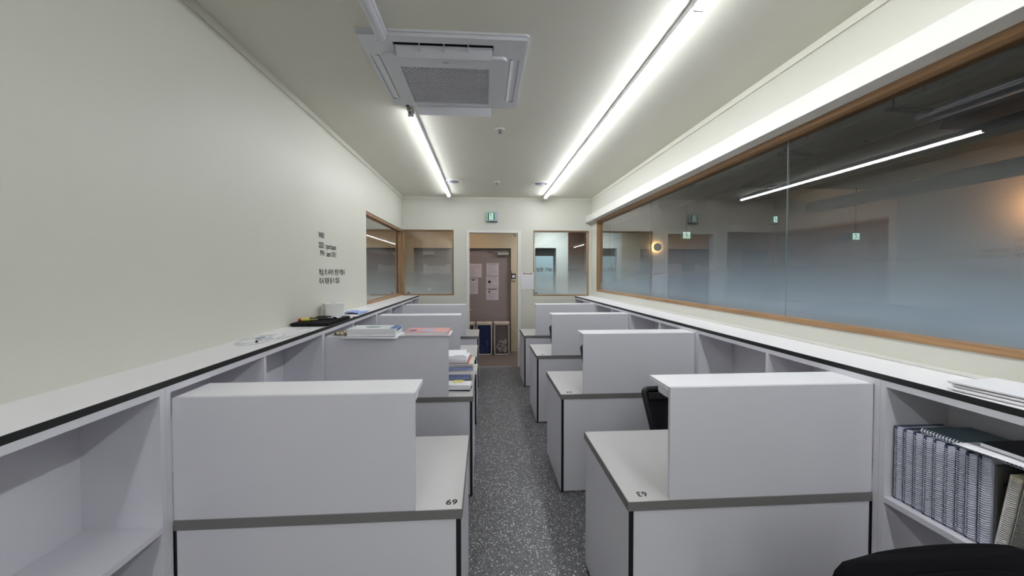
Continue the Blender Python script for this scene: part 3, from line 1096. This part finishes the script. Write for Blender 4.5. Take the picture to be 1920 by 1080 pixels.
SX = RX + 0.028
SZ = 0.7375
y = 1.402
ths = [0.030, 0.034, 0.036, 0.030, 0.034, 0.030, 0.028, 0.030, 0.032]
looks = ['pale cover, against the cabinet side', 'pale cover, second from the cabinet side', 'white cover, third from the cabinet side', 'white cover, fourth from the cabinet side',
         'blue cover, middle of the upright row', 'white cover, past the blue-covered middle one', 'blue cover, third before the gap', 'pale cover, second before the gap', 'pale cover, last upright one at the gap']
covs = [0, 0, 2, 2, 1, 2, 1, 0, 0]
for k, th in enumerate(ths):
    y -= th + 0.0006
    notebook('upright spiral notebook on the shelf, ' + looks[k], (SX + random.uniform(-0.003, 0.004), y, SZ), (0, 0, 0), th, ht=0.285 + random.uniform(-0.004, 0.004),
             cover=NCOV[covs[k]], wire=WIRE)
GAP = y
# dark board with faint letters standing behind the gap
t = thing('notebook_folder', 'dark grey folder with faint lettering upright in the notebook gap', 'folder', (SX + 0.02, GAP - 0.0068, SZ))
MB().box(0, 0.15, 0, 0.006, 0, 0.27, bev=0.001).build('folder_cover', mat('folder_grey', srgb(96, 96, 96), 0.6), t)
text('folder_lettering', 'ME', 0.022, INK, t, (0.02, -0.0006, 0.2), (PI / 2, 0, 0))
y = GAP - 0.004
la = ['cream leaning spiral notebook beside the gap', 'cream leaning spiral notebook with dark coil', 'cream leaning spiral notebook, third past the gap', 'leaning spiral notebook with blue-black coil, fourth past the gap']
for k, th in enumerate((0.028, 0.028, 0.036, 0.034)):
    y -= th + 0.006
    notebook(la[k], (SX, y, SZ + 0.001), (math.radians(8), 0, 0), th, ht=0.262, page=NPAGE2, cover=mat('notebook_cover_cream', srgb(206, 200, 182), 0.45), wire=[WIRE, DKWIRE, WIRE, DKWIRE][k])
# things lying across the tops of the upright notebooks
ZT = SZ + 0.292
TEAL = mat('teal_cover', srgb(92, 118, 128), 0.35)
t = thing('teal_notebook', 'teal spiral notebook lying flat on top of the upright notebooks', 'notebook', (SX + 0.004, 1.02, ZT))
MB().box(0.012, 0.21, 0, 0.30, 0.008, 0.0095).build('cover', TEAL, t)
MB().box(0.012, 0.21, 0, 0.30, 0, 0.0012).build('cover', TEAL, t)
MB().box(0.014, 0.207, 0.003, 0.297, 0.0015, 0.0078).build('page_block', NPAGE, t)
b = MB()
for k in range(30):
    yy = 0.01 + 0.28 * k / 29
    b.tube([(0.012 - 0.010 * math.cos(a), yy + 0.001 * a, 0.0048 + 0.009 * math.sin(a)) for a in [-2 + 4 * j / 8 for j in range(9)]], 0.0014, 5)
b.build('wire_coil', WIRE, t, smooth=True)
t = tag(MB().grid(10, 4, lambda u, v: (SX - 0.030 + 0.21 * v + 0.006 * math.sin(5 * u), 0.90 + 0.28 * u, ZT + 0.0190 - 0.004 * (1 - v) ** 2 * (1 - u) + 0.001 * math.sin(4 * u) * (1 - v))).build('paper_sheet', PAPER, smooth=True, solid=0.0006),
        'white paper sheet sticking out over the upright notebooks', 'paper')
t = thing('black_book', 'black-covered book lying on the teal notebook on the shelf', 'book', (SX + 0.012, 0.935, ZT + 0.0212))
MB().box(0.002, 0.175, 0.002, 0.21, 0.002, 0.013).build('page_block', PAPER, t)
MB().box(0, 0.178, 0, 0.212, 0.0132, 0.015, bev=0.0005).build('cover', BLKPL, t)
MB().box(0, 0.178, 0, 0.212, 0, 0.0018, bev=0.0005).build('cover', mat('grey_cover', srgb(170, 170, 174), 0.5), t)


# ------------------------------------------------------------------ loose papers and books
def paper_pile(name, label, cat, cx, cy, z, w, d, h, n, mats_, rz=0.0, jitter=0.01, curl=0.0, group=None, seed=1):
    rnd = random.Random(seed)
    t = thing(name, label, cat, (cx, cy, z), rz, group)
    per = h / n
    for k in range(n):
        dx, dy = rnd.uniform(-jitter, jitter), rnd.uniform(-jitter, jitter)
        a = rnd.uniform(-0.04, 0.04)
        b = MB()
        c = curl * rnd.uniform(0.3, 1)
        def top(u, v):
            return (-w / 2 + w * u, -d / 2 + d * v, per * k + per * 0.96 + c * (u - 0.5) ** 2 * 4 * k / n)
        def bot(u, v):
            return (-w / 2 + w * u, -d / 2 + d * v, per * k + c * (u - 0.5) ** 2 * 4 * max(0, k - 1) / n)
        b.grid(8, 3, top)
        b.grid(8, 3, bot)
        be = [e for e in b.bm.edges if e.is_boundary]
        bmesh.ops.bridge_loops(b.bm, edges=be)
        bmesh.ops.transform(b.bm, matrix=Matrix.Translation((dx, dy, 0)) @ Matrix.Rotation(a, 4, 'Z'), verts=b.bm.verts)
        b.build('paper_layer', mats_[k % len(mats_)], t)
    return t


paper_pile('paper_stack', 'loose stack of white and cream papers on the window-side worktop', 'papers', 1.70, 1.02, RZ + 0.0004, 0.21, 0.42, 0.030, 6, [PAPER2, PAPER, PAPER2, PAPER, PAPER2, PAPER], rz=0.08, jitter=0.012, curl=0.0, seed=4)


def book(label, loc, w, d, h, cover, page=PAPER, rz=0.0, group=None, name='book', spine='x'):
    """lying book: w along x, d along y, spine along the x0 or y1 side"""
    t = thing(name, label, 'book', loc, rz, group)
    MB().box(0, w, 0, d, 0, 0.0014).build('cover', cover, t)
    MB().box(0, w, 0, d, h - 0.0014, h, bev=0.0004).build('cover', cover, t)
    MB().box(0.003, w - (0.002 if spine == 'x1' else 0.003), 0.003, d - 0.003, 0.0016, h - 0.0016).build('page_block', page, t)
    if spine == 'x1':
        MB().box(w - 0.0018, w, 0, d, 0.0016, h - 0.0016).build('spine', cover, t)
    else:
        MB().box(0, w, d - 0.0025, d, 0.0016, h - 0.0016).build('spine', cover, t)
    return t


LID = 1.1685
RB = ROWS[1]
o = MB().grid(10, 5, lambda u, v: (-0.985 + 0.38 * u + 0.02 * v, RB - 0.055 + 0.22 * v, LID + 0.0006 + 0.0 * u - (0.010 * max(0, 0.2 - v) / 0.2 * (0.4 + 0.6 * u)))).build('paper_sheet', PAPER, smooth=True, solid=0.0006)
tag(o, 'white sheet under the two white books, hanging over the shelf edge', 'paper')
WCOV = mat('white_book_cover', srgb(222, 228, 230), 0.35, var=0.02)
BLCOV = mat('blue_book_spine', srgb(70, 110, 160), 0.4)
t = book('lower of two thick white books on the raised desk shelf', (-0.950, RB - 0.03, LID + 0.0022), 0.33, 0.225, 0.024, WCOV, spine='x1', group='white books on the raised shelf')
t = book('upper of two thick white books, dark mark on its cover', (-0.952, RB - 0.028, LID + 0.0265), 0.33, 0.225, 0.026, WCOV, spine='x1', group='white books on the raised shelf')
MB().prism([(0.15 + 0.055 * math.cos(a), 0.12 + 0.03 * math.sin(a)) for a in [2 * PI * k / 20 for k in range(20)]], 0.0004, z0=0.0261).build('cover_mark', mat('cover_mark_grey', srgb(120, 128, 132), 0.5), t)
MB().box(0.285, 0.329, 0.03, 0.215, 0.0261, 0.0265).build('cover_mark', BLCOV, t)
MB().box(0.3301, 0.3305, 0.06, 0.21, 0.004, 0.022).build('spine_mark', BLCOV, t)
o = MB().grid(8, 4, lambda u, v: (-0.60 + 0.355 * u, RB - 0.012 + 0.225 * v, LID + 0.0006 + 0.003 * max(0, u - 0.8))).build('paper_sheet', PAPER, smooth=True, solid=0.0008)
tag(o, 'white papers under the pink book on the raised desk shelf', 'paper')
PINK = mat('pink_book_cover', srgb(222, 160, 156), 0.4, var=0.05)
t = book('pink workbook lying flat beside the two white books', (-0.565, RB + 0.005, LID + 0.0025), 0.305, 0.215, 0.022, PINK, spine='x1')
MB().box(0.11, 0.19, 0.05, 0.14, 0.0221, 0.0224).build('cover_picture', mat('cover_picture_blue', srgb(150, 182, 226), 0.4), t)
MB().prism([(0.045 + 0.03 * math.cos(a), 0.09 + 0.05 * math.sin(a)) for a in [2 * PI * k / 7 for k in range(7)]], 0.0003, z0=0.0221).build('cover_picture', mat('cover_picture_violet', srgb(120, 88, 150), 0.4), t)
# crumpled snack wrapper
rnd = random.Random(5)
b = MB()
b.grid(12, 8, lambda u, v: (-1.07 + 0.11 * u + rnd.uniform(-0.004, 0.004), RB + 0.03 + 0.10 * v + rnd.uniform(-0.004, 0.004), LID + 0.010 + rnd.uniform(-0.009, 0.020) * (1 if 0.05 < u < 0.95 else 0.3)))
o = b.build('crumpled_wrapper', mat('wrapper_foil', srgb(176, 164, 136), 0.3, metal=0.4, var=0.8, scale=70), solid=0.001)
tag(o, 'crumpled gold and grey snack wrapper at the wall end of the raised shelf', 'wrapper')

# pile on the second plain-wall desk
BLUEP = mat('bluish_paper', srgb(150, 162, 206), 0.6, var=0.15, scale=40)
REDC = mat('red_cover', srgb(176, 84, 76), 0.5)
PY = 3.215
pile = [(0.034, BLKPL, 'dark folder at the bottom of the desk pile', 0.17), (0.020, BLUEP, 'bluish crumpled papers low in the desk pile', 0.20), (0.022, BLUEP, 'blue paper bundle in the desk pile', 0.215),
        (0.024, PAPER2, 'cream workbook in the middle of the desk pile', 0.255), (0.026, BLUEP, 'blue and white magazine in the desk pile', 0.235), (0.018, PAPER, 'pale booklet above the blue magazine in the pile', 0.235),
        (0.016, PAPER2, 'beige booklet under the red book in the pile', 0.23), (0.012, REDC, 'red book in the desk pile', 0.20), (0.022, PAPER, 'thick white book near the top of the pile', 0.185), (0.020, PAPER, 'white booklet on top of the desk pile', 0.18)]
z = DZ + 0.0004
rnd = random.Random(11)
for k, (h, cm, lab, wd) in enumerate(pile):
    x1 = -0.305 + wd - 0.02 + rnd.uniform(-0.004, 0.004)
    t = book(lab, (x1 - 0.24, PY - 0.10 + rnd.uniform(-0.012, 0.012), z), 0.24, 0.26, h, cm, page=BLUEP if cm is BLUEP else PAPER if cm is not BLKPL else PAPER2, rz=rnd.uniform(-0.07, 0.07), group='books piled on the second desk', spine='y')
    z += h + 0.0006
MB().box(0.14, 0.22, 0.01, 0.03, 0.0201, 0.0205).build('cover_mark', GREYPL, t)
t = paper_pile('paper_stack', 'white printed booklet at the aisle corner of the second desk', 'papers', -0.195, 2.985, DZ + 0.0003, 0.18, 0.12, 0.045, 5, [BLKPL, PAPER, PAPER, PAPER, PAPER], rz=-0.08, jitter=0.004, seed=9)
o = MB().grid(6, 4, lambda u, v: (-0.245 + 0.075 * u, 2.985 + 0.07 * v, DZ + 0.0462 + 0.004 * u * (1 - u))).build('sticky_note', mat('yellow_note', srgb(226, 220, 130), 0.6), solid=0.0008)
tag(o, 'pale yellow note lying on the white booklet', 'note')

# ------------------------------------------------------------------ things on the plain-wall worktop
Z = LZ + 0.0004
rnd = random.Random(3)
b = MB()


def loop(cx, cy, rx, ry, a0, a1, n=28, ph=0.0):
    return [(cx + rx * math.cos(a0 + (a1 - a0) * i / n), cy + ry * math.sin(a0 + (a1 - a0) * i / n + ph), Z + 0.002 + 0.0022 * (1 + math.sin(7 * i / n + cx * 50))) for i in range(n + 1)]


b.tube(loop(-1.19, 2.50, 0.075, 0.20, -2.4, 2.2), 0.0016, 6)
b.tube(loop(-1.28, 2.28, 0.060, 0.13, 0, 5.6), 0.0016, 6)
b.tube(loop(-1.25, 2.20, 0.075, 0.10, 1, 7.0), 0.0016, 6)
b.tube(loop(-1.22, 2.34, 0.050, 0.10, 2, 7.6), 0.0016, 6)
t = thing('earphone_cable', 'thin grey earphone cable lying in loops on the plain-wall worktop', 'cable', (0, 0, 0))
b.build('cable', mat('grey_cable', srgb(200, 200, 204), 0.5), t, smooth=True)
MB().lathe([(0, 0), (0.006, 0), (0.0065, 0.012), (0.003, 0.016), (0, 0.016)], 12).build('earbud', BLKPL, t, loc=(-1.225, 2.19, Z + 0.0066), rot=(PI / 2, 0, 0.6))
MB().box(-0.012, 0.012, -0.03, 0.03, 0, 0.007, bev=0.002).build('cable_clip', mat('clip_blue_grey', srgb(170, 182, 190), 0.4), t, loc=(-1.27, 2.31, Z + 0.0045))

# black sleeve, lying
t = thing('laptop_sleeve', 'black padded sleeve lying on the plain-wall worktop', 'sleeve', (-1.365, 2.82, Z))
o = MB().prism(rrect(0.002, 0.262, 0, 0.50, 0.03, 6), 0.022).build('sleeve_body', FABRIC, t)
md = o.modifiers.new('round', 'BEVEL')
md.width = 0.008
md.segments = 3
MB().tube([(0.012, 0.03, 0.0115), (0.012, 0.0, 0.0115), (0.14, -0.004, 0.0115), (0.25, 0.0, 0.0115)], 0.003, 6).build('zip', BLKPL, t)
MB().box(0.12, 0.128, -0.030, -0.004, 0.004, 0.007).build('zip_pull', BLKPL, t)
ZS = Z + 0.0226
# screwdriver-like tool, tape, blister
t = thing('screwdriver', 'red and yellow handled screwdriver on the black sleeve', 'screwdriver', (-1.315, 2.935, ZS + 0.0125), 0.15)
MB().tube([(-0.03, 0, 0), (-0.012, 0, 0)], 0.011, 12).build('handle_cap', mat('tool_red', srgb(196, 40, 30), 0.35), t)
MB().tube([(-0.012, 0, 0), (0.03, 0, 0), (0.04, 0, 0)], 0.012, 12).build('handle', mat('tool_yellow', srgb(214, 202, 70), 0.35), t)
MB().tube([(0.04, 0, 0), (0.10, 0, 0)], 0.0035, 8).build('shaft', STEEL, t)
t = thing('tape_measure', 'small black and yellow tape tool on the black sleeve', 'tape measure', (-1.262, 2.985, ZS), 0.3)
MB().prism(rrect(-0.024, 0.024, -0.02, 0.02, 0.012, 4), 0.024).build('case', BLKPL, t)
MB().prism(rrect(-0.012, 0.012, -0.012, 0.012, 0.006, 4), 0.001, z0=0.0241).build('case_badge', MATS['tool_yellow'], t)
MB().box(-0.021, 0.021, -0.0212, -0.0201, 0.004, 0.016).build('case_band', MATS['tool_yellow'], t)
b = MB()
b.tube([(-1.235 + 0.05 * math.cos(a) + 0.03, 3.035 + 0.02 * math.sin(2 * a), ZS + 0.006 + 0.004 * math.sin(3 * a) ** 2) for a in [2 * PI * k / 24 for k in range(24)]], 0.005, 8, closed=True)
o = b.build('coiled_cord', BLKPL, smooth=True)
tag(o, 'short black coiled cord between the tape tool and plastic pack', 'cord')
rnd = random.Random(8)
b = MB()
b.grid(10, 6, lambda u, v: (-1.205 + 0.085 * u, 3.085 + 0.10 * v, ZS + 0.004 + rnd.uniform(0, 0.016) * (1 if 0.1 < u < 0.9 else 0.3)))
o = b.build('plastic_pack', mat('clear_wrap', srgb(200, 204, 208), 0.2, alpha=0.75, var=0.2, scale=60), solid=0.0008)
tag(o, 'crinkled clear plastic pack on the black sleeve', 'plastic pack')
t = thing('red_pen', 'red capped pen poking out from under the black sleeve', 'pen', (-1.125, 3.345, Z + 0.0045), 1.1)
MB().tube([(-0.05, 0, 0), (0.035, 0, 0)], 0.004, 10).build('barrel', PAPER, t)
MB().tube([(0.035, 0, 0), (0.065, 0, 0)], 0.0044, 10).build('cap', mat('pen_red', srgb(206, 90, 80), 0.4), t)
t = thing('white_box', 'small white box standing behind the tools on the worktop', 'box', (-1.275, 3.40, Z), math.radians(35))
MB().box(-0.075, 0.075, -0.055, 0.055, 0, 0.120, bev=0.004).build('box_body', mat('white_card', srgb(232, 232, 230), 0.5, var=0.01), t)
MB().prism([(0.03 * math.cos(a), 0.014 * math.sin(a)) for a in [2 * PI * k / 20 for k in range(20)]], 0.0006, z0=0.1201).build('box_opening', GREYPL, t)
rnd = random.Random(12)
b = MB()
b.grid(10, 8, lambda u, v: (-1.30 + 0.17 * u + 0.02 * v, 3.60 + 0.26 * v, Z + 0.004 + rnd.uniform(0, 0.010) + 0.018 * math.sin(PI * u) * (v < 0.6)))
o = b.build('crumpled_paper', mat('blue_sheet', srgb(150, 170, 226), 0.6, var=0.15, scale=20), smooth=False, solid=0.0008)
tag(o, 'crumpled light blue paper on the plain-wall worktop past the white box', 'paper')
o = MB().grid(8, 6, lambda u, v: (-1.27 + 0.155 * u, 3.47 + 0.2 * v + 0.05 * u, Z + 0.0014)).build('paper_sheet', PAPER, solid=0.0006)
tag(o, 'flat white sheet on the worktop in front of the blue paper', 'paper')

# ------------------------------------------------------------------ lettering on the plain wall
t = thing('wall_lettering', 'black wifi and warning lettering on the plain cream wall', 'lettering', (XL + 0.0005, 3.36, 1.53))
rot = (PI / 2, 0, PI / 2)
for body, z, y, s in (('WIFI', 0.375, 0, 0.062), ('SSID : spartasam', 0.292, 0, 0.060), ('PW : sam11011', 0.225, 0.028, 0.060), ('학습 외 사이트 방문 적발시', 0.065, 0, 0.060), ('즉시 퇴원 될 수 있음', -0.01, 0, 0.060)):
    text('lettering_line', body, s if body[0] in '학즉' else 0.069, INK, t, (0.0005, y, z), rot, sx=0.90 if body[0] in '학즉' else 0.82, bold=0.0007)

# ------------------------------------------------------------------ notice on the end wall
LINEG = mat('print_grey', srgb(150, 150, 156), 0.7)
t = thing('wall_notice', 'white notice sheet with red heading beside the doorway', 'notice', (0.628, YB - 0.001, 1.326))
MB().box(0, 0.212, -0.006, 0, 0, 0.294, bev=0.0005).build('sheet', PAPER, t)
MB().box(0.02, 0.192, -0.0066, -0.0061, 0.262, 0.280).build('heading', mat('heading_red', srgb(170, 110, 116), 0.6), t)
b = MB()
for k in range(9):
    b.box(0.016, 0.196, -0.0064, -0.0061, 0.025 + 0.025 * k, 0.0285 + 0.025 * k)
b.build('print_lines', LINEG, t)
for x in (0.05, 0.16):
    MB().tube([(x, -0.004, 0.285), (x, -0.012, 0.302)], 0.004, 8).build('pin', BLKPL, t)
# little logo stickers on the panes
for k, (x, y_, z) in enumerate(((-1.29, YB + 0.0538, 1.272), (0.885, YB + 0.0538, 1.262))):
    t = thing('pane_sticker', ['tiny dark sticker at the foot of the pane beside the plain wall corner', 'tiny dark sticker at the foot of the pane beside the notice'][k], 'sticker', (x, y_, z))
    MB().box(-0.022, 0.022, -0.001, 0, -0.008, 0.008).build('sticker_face', INK, t)

# bracket at the top of the doorway and the access reader in the corridor
t = thing('door_stay_arm', 'short dark stay arm under the doorway head', 'stay arm', (0.50, YB + 0.06, 2.294))
MB().box(-0.02, 0.03, -0.015, 0.015, -0.012, 0, bev=0.002).build('bracket', STEEL, t)
MB().tube([(0, 0, -0.012), (0.022, 0, -0.045), (0.035, 0, -0.058)], 0.007, 8).build('arm', BLKPL, t)
MB().box(0.033, 0.064, -0.008, 0.008, -0.066, -0.056).build('latch_plate', STEEL, t)
t = thing('access_reader', 'small black card reader with pale face beside the grey doors', 'card reader', (0.585, YC, 1.545))
MB().box(-0.045, 0.045, -0.03, 0, -0.05, 0.055, bev=0.004).build('reader_case', BLKPL, t)
MB().box(-0.028, 0.028, -0.033, -0.0301, -0.03, 0.025).build('reader_face', PAPER, t)
MB().tube([(-0.035, -0.01, 0.055), (-0.035, -0.01, 0.11)], 0.004, 6).build('antenna', BLKPL, t)
MB().box(-0.035, 0.045, -0.02, 0, -0.085, -0.0505).build('reader_base', PAPER2, t)

# posters taped on the grey doors
YD = YC + 0.0695


def poster(label, x0, x1, z0, z1, seed, heading=True, cm=None, picture=None, group='notices on the grey doors'):
    rnd = random.Random(seed)
    t = thing('door_notice', label, 'notice', (x0, YD, z0), 0, group)
    w, h = x1 - x0, z1 - z0
    MB().box(0, w, -0.0015, 0, 0, h).build('sheet', cm or MATS['lilac_paper'], t)
    b = MB()
    n = 7
    for k in range(n):
        zz = h * (0.08 + 0.8 * k / n)
        b.box(w * 0.1, w * rnd.uniform(0.5, 0.92), -0.0022, -0.0016, zz, zz + h * 0.03)
    b.build('print_lines', LINEG, t)
    if heading:
        MB().box(w * 0.12, w * 0.85, -0.0022, -0.0016, h * 0.88, h * 0.95).build('heading', INK if heading == 2 else LINEG, t)
    if picture:
        px, pz, pr = picture
        MB().lathe([(0, 0), (pr, 0), (pr, 0.0012), (0, 0.0012)], 14).build('picture_mark', INK, t, loc=(px * w, -0.0016, pz * h), rot=(PI / 2, 0, 0))
    return t


mat('lilac_paper', srgb(206, 194, 204), 0.7)
poster('upper of three sheets taped in a column on the grey door', 0.035, 0.285, 1.565, 1.815, 1)
poster('middle of three sheets taped in a column on the grey door', 0.03, 0.285, 1.305, 1.555, 2, picture=(0.25, 0.5, 0.03))
poster('lowest of three sheets taped in a column on the grey door', 0.03, 0.28, 1.055, 1.295, 3, picture=(0.25, 0.7, 0.018), heading=2)
poster('landscape notice with slanted dashes near the door meeting edge', -0.40, -0.06, 1.52, 1.80, 4, heading=False)
poster('notice with a black round mark below the landscape notice', -0.40, -0.14, 1.18, 1.50, 5, picture=(0.62, 0.9, 0.018))
poster('wide lettered sheet on the other grey door, behind frosted glass', -1.24, -0.70, 1.60, 1.79, 6, heading=2)


# ------------------------------------------------------------------ bins in the corridor
BINLID = mat('bin_lid', srgb(214, 196, 180), 0.5)
BINFR = mat('bin_frame', srgb(214, 206, 198), 0.4)


def bin_(label, x0, x1, bagcol, alpha, seed, litter):
    t = thing('waste_bin', label, 'bin', ((x0 + x1) / 2, 7.66, 0), 0, 'frame bins in the corridor')
    w = x1 - x0
    dp = 0.26
    for y in (0.006, dp - 0.006):
        pts = [(px, y, pz) for px, pz in rrect(-w / 2 + 0.012, w / 2 - 0.012, 0.014, 0.60, 0.03, 4)]
        MB().tube(pts, 0.009, 8, closed=True).build('frame', BINFR, t, smooth=True)
    b = MB()
    pts = rrect(-w / 2, w / 2, -0.005, dp + 0.005, 0.03, 5)
    b.prism(pts, 0.02, z0=0.612)
    lid = b.build('lid', BINLID, t)
    MB().prism([(0.05 * math.cos(a), dp / 2 + 0.03 * math.sin(a)) for a in [2 * PI * k / 16 for k in range(16)]], 0.001, z0=0.6322).build('lid_opening', mat('lid_dark', srgb(160, 130, 120), 0.6), lid)
    rnd = random.Random(seed)
    def side(u, v):
        a = 2 * PI * u
        r = 1 + 0.03 * math.sin(9 * a + 5 * v)
        cx = max(-1, min(1, 1.25 * math.cos(a))) * (w / 2 - 0.024) * r
        cy = dp / 2 + max(-1, min(1, 1.25 * math.sin(a))) * (dp / 2 - 0.022) * r
        return (cx, cy, 0.03 + 0.575 * v)
    b = MB()
    b.grid(40, 8, side)
    bmesh.ops.remove_doubles(b.bm, verts=b.bm.verts, dist=0.0005)
    b.build('bag', mat('bag_' + str(seed), bagcol, 0.25, alpha=alpha, var=0.2), t, smooth=True)
    b = MB()
    for k in range(26):
        x, y, z = rnd.uniform(-w / 2 + 0.06, w / 2 - 0.06), rnd.uniform(0.05, dp - 0.05), 0.05 + 0.22 * rnd.random() ** 1.5
        M = Matrix.Translation((x, y, z)) @ Matrix.Rotation(rnd.uniform(0, 3), 4, 'X') @ Matrix.Rotation(rnd.uniform(0, 3), 4, 'Z')
        s = rnd.uniform(0.012, 0.03)
        b.box(-s, s, -s * 0.7, s * 0.7, -s, s * 1.3, bev=s * 0.3, M=M)
    o = b.build('litter', litter, t)
    o['kind'] = 'stuff'
    MB().box(-w / 2 + 0.03, w / 2 - 0.03, 0.02, dp - 0.02, 0.0235, 0.033).build('base_tray', BLKPL, t)
    return t


bin_('white-framed bin with dark blue bag in the corridor, middle of three', -0.165, 0.140, srgb(36, 48, 92), 0.85, 21, mat('litter_grey', srgb(120, 120, 124), 0.6, var=0.4, scale=30))
bin_('white-framed bin with clear bag and litter, beside the corridor wall', 0.180, 0.485, srgb(130, 116, 116), 0.35, 22, mat('litter_white', srgb(214, 210, 206), 0.6, var=0.3, scale=30))
bin_('white-framed bin mostly hidden by the doorway edge', -0.51, -0.20, srgb(90, 78, 72), 0.8, 23, MATS['litter_grey'])
